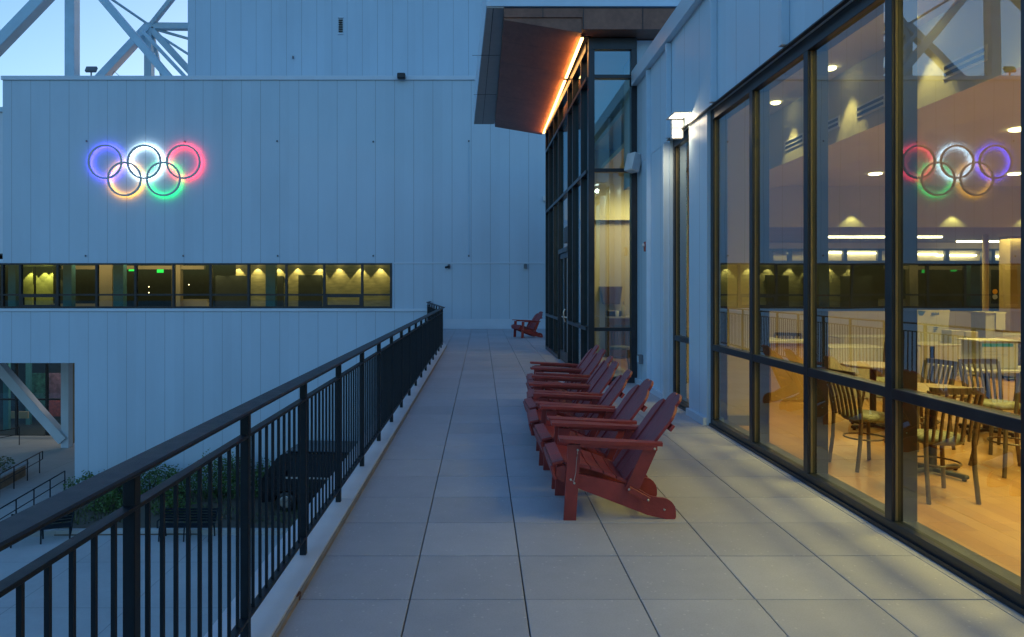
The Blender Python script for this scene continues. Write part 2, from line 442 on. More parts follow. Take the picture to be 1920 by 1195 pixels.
# ------------------------------------------------------------------ railing
RX = -1.075
rl = thing('railing', 'black metal railing with flat top rail and square balusters along the terrace edge', 'railing', (RX, 8, .04))
corner = Vector((RX, 19.8, 0)); mid = Vector((-2.05, 26.9, 0)); endp = Vector((-2.05, 28.33, 0))
path = [Vector((RX, -3.1, 0)), corner, mid, endp]
def along(name, z, wd, ht, bev):
    mb = MB()
    for a, b in zip(path, path[1:]):
        mb.bar((a.x, a.y, z), (b.x, b.y, z), wd, ht, bev=bev)
    return mb.build(name, M['rail'], rl)
path = [p_+Vector((.013, 0, 0)) for p_ in path]
along('top_rail', 1.100, .105, .019, .006)
path = [p_-Vector((.013, 0, 0)) for p_ in path]
along('middle_rail', .974, .043, .014, .002)
along('bottom_rail', .139, .040, .016, .002)
posts = [2.157+1.052*k for k in range(-5, 17)]
for y in posts:
    MB().box(RX-.019, RX+.019, y, y+.038, .036, 1.0895, .002).build('post', M['rail'], rl)
for t in [0.02, .18, .33, .48, .63, .78, .93]:
    p = corner.lerp(mid, t); MB().box(p.x-.019, p.x+.019, p.y, p.y+.038, .036, 1.0895, .002).build('post', M['rail'], rl)
MB().box(-2.069, -2.031, 28.27, 28.308, .036, 1.0895).build('post', M['rail'], rl)
bl = []
ends = posts+[19.8]
for a, b in zip(ends, ends[1:]):
    n = 10
    if b-a < .9: n = max(1, round((b-a)/.105))
    for k in range(1, n): bl.append((RX, a+.019+(b-a)*k/n))
cnt = 0; rest = MB()
bl.sort(key=lambda q: abs(q[1]-1.4) if q[1] > 1.4 else 100-q[1])
for x, y in bl:
    g = MB().box(x-.0064, x+.0064, y-.0064, y+.0064, .146, .968)
    if cnt < 100: g.build('baluster', M['rail'], rl)
    else: rest.box(x-.0064, x+.0064, y-.0064, y+.0064, .146, .968)
    cnt += 1
for (A, B) in ((corner, mid), (mid, endp)):
    n = int((B-A).length/.105)
    for k in range(1, n):
        p = A.lerp(B, k/n); rest.box(p.x-.0064, p.x+.0064, p.y-.0064, p.y+.0064, .146, .968)
rest.build('baluster', M['rail'], rl, kind='stuff')

# ------------------------------------------------------------------ far building
FY = 28.4
gx = lambda px: (px-VX)/F*FY
LX = -30.0
fb = thing('windowed_building', 'long white panelled building at the end of the terrace with a dark window strip', 'building', (-8, FY, GZ))
WX0, WX1 = LX, gx(735)
wz0, wz1 = H-(578-VY)/F*FY, H-(494-VY)/F*FY
wm = MB()
wm.box(gx(5), 7, FY, FY+.3, wz1, 10.0)
wm.box(LX, gx(5)-.001, FY, FY+.3, wz1, 2.701)
wm.box(WX1, 7, FY, FY+.3, wz0, wz1)
wm.box(LX, 7, FY, FY+.3, -1.37, wz0)
wm.box(gx(140), 7, FY, FY+.3, GZ-.1, -1.37)
wm.box(gx(5), gx(5)+.3, FY+.3, 36, 2.8, 10.0)            # left flank
wm.box(LX-.3, LX, FY+.002, 40, -1.37, 2.7)
wm.box(gx(140), gx(140)+.3, FY+.3, 40, GZ-.1, -1.40)
wm.build('wall', M['clad_far'], fb)
rf = MB().box(gx(4), 7, FY-.05, 36, 10.0, 10.1).box(LX, 7, FY+.3, 39, -1.40, -1.372).box(LX, gx(5), FY+.002, 36, 2.702, 2.8)
rf.build('roof', M['flash'], fb)
MB().box(gx(3), 7, FY-.06, FY-.003, 9.985, 10.155, .01).build('parapet_cap', M['flash'], fb)
sl = MB()
for a, b in zip([-60, 46, 480, 610, 800], [46, 480, 610, 800, 1010]):
    pass
sl.box(LX, gx(801), FY-.055, FY-.003, wz0-.13, wz0-.02, .01)
sl.build('window_sill', M['flash'], fb)
MB().box(gx(738), gx(1022), FY-.02, FY-.003, wz1-.012, wz1+.03).build('joint_trim', M['flash'], fb)
MB().box(gx(832), 6, FY-.05, FY-.003, .0, .16, .01).build('base_flashing', M['flash'], fb)
# window strip
wf = MB()
wf.box(WX0, WX1, FY-.02, FY+.12, wz1-.06, wz1+.005).box(WX0, WX1, FY-.02, FY+.12, wz0-.005, wz0+.07)
wf.box(WX1-.08, WX1+.005, FY-.021, FY+.12, wz0-.006, wz1+.006)
mull = [4, 38, 108, 181, 254, 325, 395, 466, 537, 608, 679]
for px in mull: wf.box(gx(px)-.045, gx(px)+.045, FY-.018, FY+.12, wz0+.07, wz1-.06)
mz = H-(553-VY)/F*FY
wf.box(WX0, WX1, FY-.015, FY+.11, mz-.035, mz+.035)
for a, b in ((38, 108), (608, 679)):
    for z0, z1 in ((wz0+.07, wz0+.13), (mz-.10, mz-.036)): wf.box(gx(a)+.045, gx(b)-.045, FY-.012, FY+.1, z0, z1)
    wf.box(gx(a)+.045, gx(a)+.11, FY-.012, FY+.1, wz0+.13, mz-.10); wf.box(gx(b)-.11, gx(b)-.045, FY-.012, FY+.1, wz0+.13, mz-.10)
fr_ = wf.build('window_frame', M['alu'], fb)
for a, b in zip([(LX*F/FY)+VX-2]+mull, mull+[733]):
    x0, x1 = gx(a)+.045, gx(b)-.045
    MB().quad((x0, FY+.05, wz0+.06), (x1, FY+.05, wz0+.06), (x1, FY+.05, wz1-.05), (x0, FY+.05, wz1-.05)).build('pane', M['glass_far'], fr_, fix=False)
# the corridor behind it
rm = MB()
rx0, rxm, rx1 = WX0, gx(392), WX1+.2
CZ = 2.98
MB().box(gx(832), 6, FY-.02, FY-.004, .163, .40).build('base_band', M['flash'], fb)
rm.box(rxm, rx1, FY+3.1, FY+3.2, .6, CZ)                   # stone wall, right part
rm.build('corridor_wall', simple('stone_corridor_wall', (.36, .30, .15), .8, var=.25, scale=2.2, vscale=(1, 1, 5)), fb)
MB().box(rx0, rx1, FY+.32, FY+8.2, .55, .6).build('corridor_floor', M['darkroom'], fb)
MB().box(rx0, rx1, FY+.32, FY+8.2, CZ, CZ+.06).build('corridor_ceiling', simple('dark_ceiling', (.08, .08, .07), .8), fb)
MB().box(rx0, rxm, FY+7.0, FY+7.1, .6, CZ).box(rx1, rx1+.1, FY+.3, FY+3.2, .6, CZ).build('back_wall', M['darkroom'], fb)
sc_px = [405, 445, 482, 521, 557, 598, 636, 676, 713]
dk = MB()
dy = FY+3.0
def at3(px, py, Y): return P(px, py, Y)
for a, b, t in ((405, 464, 517), (520, 532, 518), (560, 604, 516)):
    p0 = P(a, 580, dy+.09); p1 = P(b, t, dy+.09)
    dk.box(p0.x, p1.x, dy+.03, dy+.09, .6, p1.z)
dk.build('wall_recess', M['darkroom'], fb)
tn = MB()
for a, b in ((28, 34), (183, 210), (322, 338)): # tan columns near the glass
    p0 = P(a, 500, FY+2.5); p1 = P(b, 500, FY+2.5)
    tn.box(p0.x, p1.x, FY+2.5, FY+2.8, .6, CZ)
tn.box(P(112, 0, FY+2.4).x, P(380, 0, FY+2.4).x, FY+2.55, FY+2.7, 2.46, 2.62)
tn.box(P(330, 0, FY+3).x, P(392, 0, FY+3).x, FY+2.8, FY+3.0, .6, 1.15)
tn.box(P(100, 0, FY+3).x, P(190, 0, FY+3).x, FY+2.8, FY+3.0, .6, .95)
tn.build('tan_column', M['tan'], fb)
tc = MB()
for a, b in ((15, 29), (118, 134), (212, 231), (498, 516)):
    p0 = P(a, 500, FY+1.4); p1 = P(b, 500, FY+1.4)
    tc.box(p0.x, p1.x, FY+1.4, FY+1.7, .6, CZ)
tc.build('teal_column', M['tealcol'], fb)
gw = MB()
for a, b in ((38, 64), (70, 102)):
    p0 = P(a, 500, FY+6.9); p1 = P(b, 500, FY+6.9); gw.box(p0.x, p1.x, FY+6.8, FY+6.9, .6, 2.9)
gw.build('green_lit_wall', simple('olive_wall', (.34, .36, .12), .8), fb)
for (px, py) in ((247, 504), (300, 507)):
    p = P(px, py, FY+3.6)
    e = MB().box(p.x-.14, p.x+.14, p.y, p.y+.05, p.z-.11, p.z+.11).build('exit_sign', emit('green_exit_glow', (.02, 1, .12), .28), fb)
for (px, py) in ((279, 538), (279, 549), (354, 534)):
    p = P(px, py, FY+6.5)
    MB().lathe([(.001, 0), (.028, .01), (.001, .04)], p, 8, 'y').build('small_lamp', emit('warm_point_glow', (1, .75, .4), 1.5), fb)
M['scal'] = emit('downlight_lens', (1, .82, .42), 1.6)
def spot(loc, dir_, power, angle, col, blend=.3, size=.03):
    l = bpy.data.lights.new('lamp_light', 'SPOT'); l.energy = power*LK; l.spot_size = R(angle); l.spot_blend = blend; l.color = col; l.shadow_soft_size = size
    o = bpy.data.objects.new('lamp_light', l); COL.objects.link(o); o.location = loc
    o.rotation_euler = Vector(dir_).to_track_quat('-Z', 'Y').to_euler(); return o
def area(loc, dir_, power, sx, sy, col, spread=180):
    l = bpy.data.lights.new('room_light', 'AREA'); l.energy = power*LK; l.shape = 'RECTANGLE'; l.size = sx; l.size_y = sy; l.color = col; l.spread = R(spread)
    o = bpy.data.objects.new('room_light', l); COL.objects.link(o); o.location = loc
    z = -Vector(dir_).normalized(); y = Vector((0, 1, 0)); y = (y-z*y.dot(z)).normalized(); x = y.cross(z)
    o.rotation_euler = Matrix((x, y, z)).transposed().to_euler(); return o
WARM = (1, .78, .46)
for px in sc_px:
    p = P(px, 500, FY+2.95)
    MB().lathe([(.06, 0), (.06, .02)], (p.x, p.y, 2.705), 10).lathe([(.02, .02), (.02, .28)], (p.x, p.y, 2.705), 6).build('downlight', M['scal'], fb)
    spot((p.x, p.y, 2.70), (0, .0, -1), 34, 75, (1, .86, .36), .06)
for px in (55, 80, 95):
    p = P(px, 500, FY+6.6); spot((p.x, p.y, 2.62), (0, 0, -1), 20, 80, (1, .92, .36), .1)
area((gx(215), FY+1.6, CZ-.05), (0, .5, -1), 20, 7, .2, WARM)

# ------------------------------------------------------------------ small fittings on the far wall
def wallbox(px, py, wpx, hpx, name, label, cat, mat, dep=.12, group=None):
    p = P(px, py, FY); s_ = FY/F
    mb = MB().box(p.x-wpx*s_/2, p.x+wpx*s_/2, FY-dep, FY-.004, p.z-hpx*s_/2, p.z+hpx*s_/2, .02)
    return top(mb, name, mat, label, cat, group)
t = thing('floodlight', 'black floodlight hanging over the top edge of the white wall', 'floodlight', P(753, 151, FY-.1))
MB().box(t.location.x-.16, t.location.x+.16, FY-.32, FY-.08, 9.98, 10.2, .03).build('housing', M['black_plastic'], t)
MB().box(t.location.x-.03, t.location.x+.03, FY-.1, FY+.02, 10.1, 10.25).build('bracket', M['black_plastic'], t)
fl = thing('floodlight', 'grey tilted floodlight standing on the roof edge below the steel truss', 'floodlight', P(171, 142, FY+.15))
L = fl.location
MB().box(-.22, .22, -.06, .06, -.12, .14, .02, Matrix.Translation(Vector((L.x, L.y, L.z+.24)))@Matrix.Rotation(R(-30), 4, 'X')).build('head', M['grey_fit'], fl)
MB().tube([(L.x, L.y, L.z), (L.x, L.y, L.z+.14)], .03).build('stem', M['grey_fit'], fl)
def camera_fit(px, py, label):
    c = thing('security_camera', label, 'security camera', P(px, py, FY), 'security cameras on the white wall')
    L = c.location
    MB().box(L.x-.05, L.x+.05, FY-.07, FY-.004, L.z-.09, L.z+.09, .01).build('bracket', M['grey_fit'], c)
    MB().tube([(L.x, FY-.06, L.z), (L.x-.13, FY-.2, L.z-.04)], .045, 10).build('barrel', M['black_plastic'], c)
    return c
camera_fit(842, 500, 'dark security camera on the white wall right of the window strip')
wallbox(985, 499.5, 6, 9, 'junction_box', 'small dark junction box on the white wall above the far red chair', 'junction box', M['grey_fit'])
for i, (px, py) in enumerate([(163, 265), (347, 266), (520, 265), (700, 266), (879, 265), (161, 480), (344, 480), (521, 480), (700, 480), (879, 480)]):
    col_ = ['left of the rings', 'above the red ring', 'third from the left', 'fourth from the left', 'at the top of the thin seam shadow'][i] if i < 5 else ['near the left end', 'above the green exit signs', 'above the lit alcoves', 'above the right end of the window strip', 'at the foot of the thin seam shadow'][i-5]
    wallbox(px, py, 3, 3.5, 'anchor_bolt', ('upper row wall anchor, ' if i < 5 else 'lower row wall anchor, ')+col_, 'anchor', M['grey_fit'], .06, 'small dark anchors on the white wall')
pp = MB().tube([(gx(879), FY-.03, P(0, 268, FY).z), (gx(879), FY-.03, P(0, 478, FY).z)], .011, 6)  # thin tube standing in for the shadow line of a wall seam
top(pp, 'seam_shadow', M['steel'], 'vertical seam shadow built as a thin tube on the white wall left of the canopy', 'seam_shadow')
wallbox(1021, 373, 6, 10, 'junction_box', 'white fitting on the wall beside the pavilion glass', 'junction box', M['white'], .15)

# ------------------------------------------------------------------ glowing rings
def ring_sign():
    root = thing('ring_sign', 'five interlaced glowing rings in blue, white, red, orange and green on the white wall', 'illuminated sign', (gx(275), FY, P(0, 375, FY).z))
    cols = [('blue', (.10, .06, 1.0), 201, 304.9, 3.2), ('white', (.85, .95, 1.0), 273.8, 305, 3.2), ('red', (1.0, .03, .06), 347, 305, 3.6),
            ('orange', (1.0, .36, .02), 237.3, 337, 2.6), ('green', (.0, .85, .16), 310, 337, 2.0)]
    for k, (nm, col, px, py, st) in enumerate(cols):
        c = P(px, py, FY); Ro, Ri = .692, .618; yb = FY-.12-.004*k
        n = 72; mb = MB()
        def circ(r, y): return [Vector((c.x+r*math.cos(2*math.pi*i/n), y, c.z+r*math.sin(2*math.pi*i/n))) for i in range(n)]
        A, B, C_, D = circ(Ro, yb-.06), circ(Ri, yb-.06), circ(Ri, yb), circ(Ro, yb)
        for i in range(n):
            j = (i+1) % n
            mb.quad(A[i], A[j], B[j], B[i]); mb.quad(B[i], B[j], C_[j], C_[i]); mb.quad(C_[i], C_[j], D[j], D[i]); mb.quad(D[i], D[j], A[j], A[i])
        r_ = mb.build('ring', simple('ring_grey_'+nm, (.50, .53, .52), .5), root, label=nm+' lit ring', fix=False)
        e = MB(); E1, E2 = circ(.680, yb+.003), circ(.630, yb+.003)
        for i in range(n):
            j = (i+1) % n; e.quad(E2[i], E2[j], E1[j], E1[i])
        e.build('led_strip', emit('led_'+nm, col, st*1.9), r_, fix=False)
        st_ = MB()
        for a in (30, 150, 270):
            q = Vector((c.x+.655*math.cos(R(a)), 0, c.z+.655*math.sin(R(a))))
            st_.tube([(q.x, yb, q.z), (q.x, FY, q.z)], .008, 6)
        st_.build('standoff', M['grey_fit'], r_)
ring_sign()

# ------------------------------------------------------------------ tall block behind
tb = thing('tall_building', 'taller pale blue panelled block rising behind the white wall', 'building', (0, 36.5, GZ))
bx0 = P(352, 0, 36).x
MB().box(bx0, 16, 36.0, 44, GZ, 24).build('wall', M['clad_tall'], tb)
v = P(639, 48, 36)
lv = MB()
for k in range(6): lv.box(v.x-.10, v.x+.10, 35.93, 35.995, v.z-.34+k*.112, v.z-.34+k*.112+.055)
vf = MB().box(v.x-.13, v.x+.13, 35.9, 35.996, v.z+.36, v.z+.42).box(v.x-.13, v.x+.13, 35.92, 35.996, v.z-.46, v.z-.42).build('vent_frame', M['flash'], tb)
lv.build('vent_slot', M['black_plastic'], vf)
p = P(550, 108, 36); MB().box(p.x-.03, p.x+.03, 35.9, 35.99, p.z-.08, p.z+.05).build('bracket', M['grey_fit'], tb)

db = thing('added_sky_block', 'added pale block hiding the yellow horizon sky at the left edge beyond the long white building', 'building', (-75, 90, -6.7))  # added block, covers the yellow glow of the low sky beside the wall
MB().box(-90, -58, 90, 110, -6.7, 24).build('wall', M['flash'], db)
MB().box(-90.3, -57.7, 89.7, 110.3, 24.002, 24.6).build('roof', M['steel'], db)
# ------------------------------------------------------------------ steel truss
tr = thing('steel_truss', 'pale blue steel roof truss with crossing beams above the white building', 'truss', P(150, 145, 40))
def beam(x0, y0, x1, y1, Y0, Y1, wpx, ext0=0, ext1=0):
    a, b = P(x0, y0, Y0), P(x1, y1, Y1); d = (b-a)
    a2 = a-d*ext0; b2 = b+d*ext1; wd = wpx/F*(Y0+Y1)/2
    MB().bar(a2, b2, wd*.9, wd, up=(0, 1, 0), bev=.02).build('beam', M['steel'], tr)
Yt = 38
beam(0, 83, 80, 0, Yt, Yt, 22, 1.6, 2.2)
beam(135.5, 150, 135.5, 0, Yt+.5, Yt+.5, 20, .5, 2.4)
beam(194, 0, 314, 142, Yt, Yt, 15, 2.4, .6)
beam(211, 0, 278, 46, 40, 42, 5, 2, 0)
beam(268, 60, 345, 142, 40, 38.5, 7, 0, .5)
beam(283, 48, 321, 0, 42, 41, 9, 0, 3)
beam(276, 50, 420, 51, 42, 42, 13, 0, 0)
beam(280, 52, 280, 150, 42, 42, 15, 0, .3)
beam(278, 52, 194, 142, 42, 40, 16, 0, .6)
beam(284, 55, 400, 182, 42, 42, 13)
beam(290, 55, 400, 86, 42, 43, 5)
beam(300, 68, 400, 132, 42, 43, 5)
beam(286, 64, 305, 150, 42, 43, 6)
top(MB().tube([(P(210, 142, FY+.4)), P(214, 134, FY+.4), P(223, 142, FY+.4)], .012, 6), 'roof_bracket', M['grey_fit'], 'tiny wire bracket on the roof edge left of the truss joint', 'bracket')

# ------------------------------------------------------------------ right hand building (cafe)
cb = thing('cafe_building', 'pale panelled building with tall dark framed windows along the right of the terrace', 'building', (2.74, 4, 0))
YN = -6.0
pw = MB()
pw.box(2.70, 3.0, YN, 12.33, 3.77, 5.12)
pw.box(2.705, 2.95, 8.465, 9.20, 0, 3.768)
pw.box(2.705, 2.95, 10.14, 12.30, 0, 3.768)
pw.build('wall', M['clad_right'], cb)
cap = MB().prism([(2.60, 5.14), (2.60, 5.385), (2.63, 5.40), (3.0, 5.36), (3.0, 5.12), (2.698, 5.12), (2.698, 5.145)], YN, 12.36)
cap.build('parapet_cap', M['flash'], cb)
MB().box(2.66, 2.702, YN, 9.19, 3.752, 3.765).box(2.66, 2.702, 9.22, 10.13, 3.752, 3.765).build('drip_edge', M['alu'], cb)
for y in (-1.4, .5, 2.42, 4.32, 6.22, 8.12, 10.06):
    MB().box(2.625, 2.699, y-.035, y+.035, 3.775, 5.119, .004).build('batten', M['clad_fine'], cb)
for y, e in ((11.28, .07), (10.20, .085)):
    MB().box(2.704-e, 2.704, y-.035, y+.035, .02, 5.119 if y > 11 else 3.74, .004).build('batten', M['clad_fine'], cb)
MB().box(2.66, 2.703, 10.24, 12.28, 0, .09).build('base_flashing', M['flash'], cb)
MB().box(2.66, 2.703, 8.47, 9.19, 0, .09).build('base_flashing', M['flash'], cb)
MB().box(2.72, 22, YN, 24, 5.0, 5.11).build('roof', M['flash'], cb)
# window wall
def window_wall(y0, y1, mulls, zt=3.765, name='window'):
    f = MB()
    f.box(2.745, 2.921, y0, y1, 3.645, zt, .003).box(2.745, 2.921, y0, y1, 0.0, .085, .003).box(2.725, 2.7445, y0, y1, 0, .03)
    f.box(2.747, 2.86, y0+.05, y1-.05, .905, .975, .003)
    for y in [y0+.04, y1-.04]+mulls: f.box(2.745, 2.92, y-.04, y+.04, .0855, 3.6445, .003)
    fr = f.build(name, M['alu'], cb)
    lip = MB()
    for y in [y1-.04]+mulls: lip.box(2.768, 2.783, y-.0475, y-.0405, .09, 3.64)
    lip.build('gasket', M['alu_lip'], fr)
    ys = [y0+.08]+[q for y in sorted(mulls) for q in (y-.04, y+.04)]+[y1-.08]
    for a, b in zip(ys[::2], ys[1::2]):
        for za, zb in ((.085, .905), (.975, 3.645)):
            x = 2.785
            MB().quad((x, a, za), (x, b, za), (x, b, zb), (x, a, zb)).build('pane', M['glass'], fr, fix=False)
window_wall(YN+.5, 8.46, [7.20, 5.985, 4.77, 3.56, 2.345, 1.13, -.085, -1.3, -2.515, -3.73])
window_wall(9.22, 10.12, [], name='narrow_window')

# interior of the cafe
IX1, IY0, IY1 = 21.5, YN, 21.2
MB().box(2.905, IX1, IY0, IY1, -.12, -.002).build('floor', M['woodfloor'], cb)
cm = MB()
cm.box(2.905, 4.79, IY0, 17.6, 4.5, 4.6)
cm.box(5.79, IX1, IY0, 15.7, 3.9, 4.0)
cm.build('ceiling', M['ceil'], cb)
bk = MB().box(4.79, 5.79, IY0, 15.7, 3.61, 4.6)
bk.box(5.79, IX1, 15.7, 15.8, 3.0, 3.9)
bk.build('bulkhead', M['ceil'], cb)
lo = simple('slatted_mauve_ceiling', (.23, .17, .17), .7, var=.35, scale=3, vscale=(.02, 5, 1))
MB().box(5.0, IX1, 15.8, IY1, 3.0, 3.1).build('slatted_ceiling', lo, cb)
iw = MB()
iw.box(IX1, IX1+.1, IY0, IY1, 0, 4.6).box(2.95, IX1, IY0-.1, IY0, 0, 4.6)
iw.box(2.951, 3.26, 8.47, 9.18, 0, 4.5)
iw.box(3.0, 4.15, 10.7, 10.82, 0, 4.5)
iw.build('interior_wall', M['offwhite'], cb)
MB().box(3.27, 4.15, 10.68, 10.7, 0, .12).box(2.95, 3.26, 8.455, 8.469, 0, .12).build('skirting', M['grey_fit'], cb)
wb = MB()
wb.box(5.2, IX1, IY1-.05, IY1+.05, 2.79, 3.0).box(5.2, IX1, IY1-.05, IY1+.05, 0, .95)
wb.build('back_wall', M['offwhite'], cb)
bw = MB()
for px in (1445, 1480, 1583, 1648, 1774, 1843, 1860, 1960, 2060): # frames of the high windows
    x = P(px, 0, IY1).x; bw.box(x-.06, x+.06, IY1-.06, IY1+.04, 2.44, 2.79)
bw.box(5.2, IX1, IY1-.06, IY1+.04, 2.76, 2.82).box(5.2, IX1, IY1-.06, IY1+.04, 2.36, 2.46)
bw.build('back_window_frame', M['alu'], cb)
MB().box(5.2, IX1, IY1+.3, IY1+.35, 2.4, 2.9).build('lit_room_beyond', M['offwhite'], cb)
MB().box(5.2, IX1, IY1+.02, IY1+.2, .95, 2.38).build('dark_glazing', M['darkroom'], cb)
cl = MB()
for a, b in ((1889, 1919), (1700, 1706)):
    x0, x1 = P(a, 0, 18.5).x, P(b, 0, 18.5).x; cl.box(x0, x1, 18.4, 18.8, 0, 3.0)
x = P(1848, 0, 18).x; cl.tube([(x, 18, 0), (x, 18, 3.0)], .07, 10)
cl.build('column', M['tan'], cb)
# downlights, slots, linear lamps
M['lens'] = emit('white_downlight_lens', (1, .86, .62), 3.2)
for y in (5.9, 7.5, 9.15, 10.85, 12.4, 14.0):
    MB().lathe([(.055, 0), (.07, .01), (.07, .03)], (4.52, y, 4.468), 14).build('downlight', M['lens'], cb)
    spot((4.55, y, 4.44), (.05, 0, -1), 26, 64, (1, .82, .46), .5)
for x, y in ((7.75, 13.9), (7.6, 10.0), (10.5, 13.9), (10.5, 10.0), (7.7, 6.0)):
    MB().lathe([(.09, 0), (.12, .01), (.12, .03)], (x, y, 3.868), 14).build('downlight', M['lens'], cb)
for y in (5.6, 7.0, 8.68, 9.75, 10.8, 12.3):
    g = MB().box(4.775, 4.7895, y-.32, y+.32, 3.80, 3.95).build('air_grille', M['white'], cb)
    MB().box(4.770, 4.7745, y-.29, y+.29, 3.825, 3.86).box(4.770, 4.7745, y-.29, y+.29, 3.89, 3.925).build('slot', M['black_plastic'], g)
M['linear'] = emit('linear_lamp', (1, .90, .74), 3.5)
for (a, b, Y) in ((1540, 1765, 18.5), (1795, 1990, 20.3)):
    x0, x1 = P(a, 0, Y).x, P(b, 0, Y).x
    MB().box(x0, x1, Y-.05, Y+.05, 2.955, 2.998).build('linear_lamp', M['linear'], cb)
for a, b, py in ((1555, 1582, 474), (1588, 1645, 475), (1722, 1757, 477), (1755, 1830, 479), (1860, 1900, 481)):
    p0 = P(a, py, IY1+.25); p1 = P(b, py, IY1+.25)
    MB().box(p0.x, p1.x, IY1+.22, IY1+.28, p0.z-.02, p0.z+.02).build('linear_lamp', M['linear'], cb)
for px in (1600, 1790, 1930):
    p = P(px, 0, 15.62); spot((p.x, 15.56, 3.34), (0, 0, -1), 5, 100, (1, .9, .5), .3)
ROOM = (1, .80, .40)
for (x, y, pwr) in ((5.3, 4.6, 60), (5.3, 8.5, 60), (9.5, 5.5, 90), (9.5, 11, 90), (15, 8, 90), (15, 13, 80)):
    area((x, y, 3.58 if x < 6 else 3.86), (.15, 0, -1), pwr*1.1, .9, 1.6, ROOM, 150)
area((11, 18.5, 2.93), (0, 0, -1), 60, 8, .5, ROOM)
area((12, 21.36, 2.7), (0, -.3, -1), 10, 12, .1, ROOM)
area((4.4, 3, 4.4), (.22, 0, -1), 110, .8, 5, ROOM, 132)

# ------------------------------------------------------------------ wall lamp
wl = thing('wall_lamp', 'glowing white angular wall lamp with a flat hood above the narrow window', 'wall lamp', (2.70, 9.42, 3.66))
MB().box(2.53, 2.69, 9.38, 9.46, 3.63, 3.878, .006).build('body', M['white'], wl)
MB().box(2.47, 2.696, 9.05, 9.47, 3.892, 3.908, .004).build('hood', M['white'], wl)
MB().quad((2.54, 9.376, 3.64), (2.66, 9.376, 3.64), (2.66, 9.376, 3.74), (2.54, 9.376, 3.74)).build('lens', emit('lamp_lens', (1, .80, .50), 4), wl, fix=False)
MB().quad((2.49, 9.08, 3.889), (2.66, 9.08, 3.889), (2.66, 9.36, 3.889), (2.49, 9.36, 3.889)).build('lens', emit('lamp_lens_hood', (1, .88, .70), 1.4), wl, fix=False)
spot((2.52, 9.20, 3.83), (.7, -.2, -.05), 3.6, 160, (1, .76, .46), 1, .05)
spot((2.46, 9.6, 3.70), (.10, .9, -1.1), 8, 110, (1, .80, .52), .9, .04)
spot((2.56, 9.25, 3.70), (.10, -.1, -1), 3, 110, (1, .82, .55), 1, .04)

# speaker, alarm, outlet box
spk = thing('loudspeaker', 'white box loudspeaker tilted on the wall beside the pavilion corner', 'loudspeaker', (2.69, 11.95, 3.62))
Ms = Matrix.Translation(Vector((2.58, 12.0, 3.77)))@Matrix.Rotation(R(25), 4, 'Z')@Matrix.Rotation(R(14), 4, 'Y')
MB().box(-.085, .085, -.11, .11, -.155, .155, .012, Ms).build('cabinet', M['white'], spk)
MB().box(-.075, .075, -.113, -.1105, -.14, .14, 0, Ms).build('grille', simple('pale_grille', (.5, .52, .54), .6), spk)
MB().tube([(2.62, 12.0, 3.74), (2.70, 11.98, 3.70)], .02, 8).build('bracket', M['grey_fit'], spk)
al = thing('fire_alarm', 'red fire alarm strobe on the white wall under the loudspeaker', 'fire alarm', (2.70, 11.5, 2.25))
MB().box(2.655, 2.703, 11.44, 11.56, 2.24, 2.40, .012).build('housing', M['alarm'], al)
MB().lathe([(.025, -.03), (.03, 0)], (2.652, 11.5, 2.34), 10, 'x').build('strobe', M['white'], al)
ob = thing('outlet_box', 'grey outdoor outlet box low on the white wall', 'outlet box', (2.70, 11.85, .38))
MB().box(2.63, 2.703, 11.79, 11.91, .38, .53, .008).build('body', M['grey_fit'], ob)
MB().box(2.622, 2.6295, 11.80, 11.90, .40, .51).build('lid', M['steel'], ob)

# ------------------------------------------------------------------ entrance pavilion with the canopy
pb = thing('glass_pavilion', 'tall glazed entrance pavilion with a brown canopy lit by an orange strip', 'pavilion', (2.4, 15, 0))
A = Vector((1.88, 12.28, 0)); B = Vector((1.78, 19.15, 0)); sd = (B-A).normalized(); nn = Vector((-sd.y, sd.x, 0))
def S(y, off=0):  # point on the side glass plane at depth y
    t = (y-A.y)/(B.y-A.y); q = A.lerp(B, t); return q-Vector((1, 0, 0))*(-off)
ff = MB()
# front frame, facing the camera
ff.box(1.86, 2.70, 12.24, 12.38, 0, .10, .004).box(1.86, 2.70, 12.24, 12.38, 5.78, 5.975, .004)
for z in (.93, 3.685, 5.31): ff.box(1.96, 2.62, 12.245, 12.36, z-.032, z+.032, .003)
ff.box(1.86, 1.965, 12.238, 12.385, .10, 5.78, .004).box(2.60, 2.70, 12.238, 12.385, .10, 5.78, .004)
frf = ff.build('front_window_frame', M['alu'], pb)
for za, zb in ((.10, .898), (.962, 3.653), (3.717, 5.278), (5.342, 5.78)):
    MB().quad((1.965, 12.30, za), (2.60, 12.30, za), (2.60, 12.30, zb), (1.965, 12.30, zb)).build('pane', M['glass_pav'], frf, fix=False)
sf = MB()
def sbar(y, wd, z0, z1, d0=-.04, d1=.10):
    q0, q1 = S(y-wd/2), S(y+wd/2)
    sf.add([(q0.x+d0, q0.y, z0), (q1.x+d0, q1.y, z0), (q1.x+d1, q1.y, z0), (q0.x+d1, q0.y, z0),
            (q0.x+d0, q0.y, z1), (q1.x+d0, q1.y, z1), (q1.x+d1, q1.y, z1), (q0.x+d1, q0.y, z1)],
           [(0,3,2,1),(4,5,6,7),(0,1,5,4),(1,2,6,5),(2,3,7,6),(3,0,4,7)])
def hbar(ya, yb, z0, z1, d0=-.045, d1=.09):
    sbar((ya+yb)/2, yb-ya, z0, z1, d0, d1)
sm = [12.98, 14.05, 14.75, 16.35, 17.3, 18.3, 19.1]
for y in sm: sbar(y, .06, .002, 5.85)
hbar(12.40, 19.13, 5.80, 5.95); hbar(12.40, 14.72, .0, .09); hbar(16.38, 19.07, 0, .09)
hbar(12.40, 14.72, .90, .965); hbar(16.38, 19.07, .90, .965)
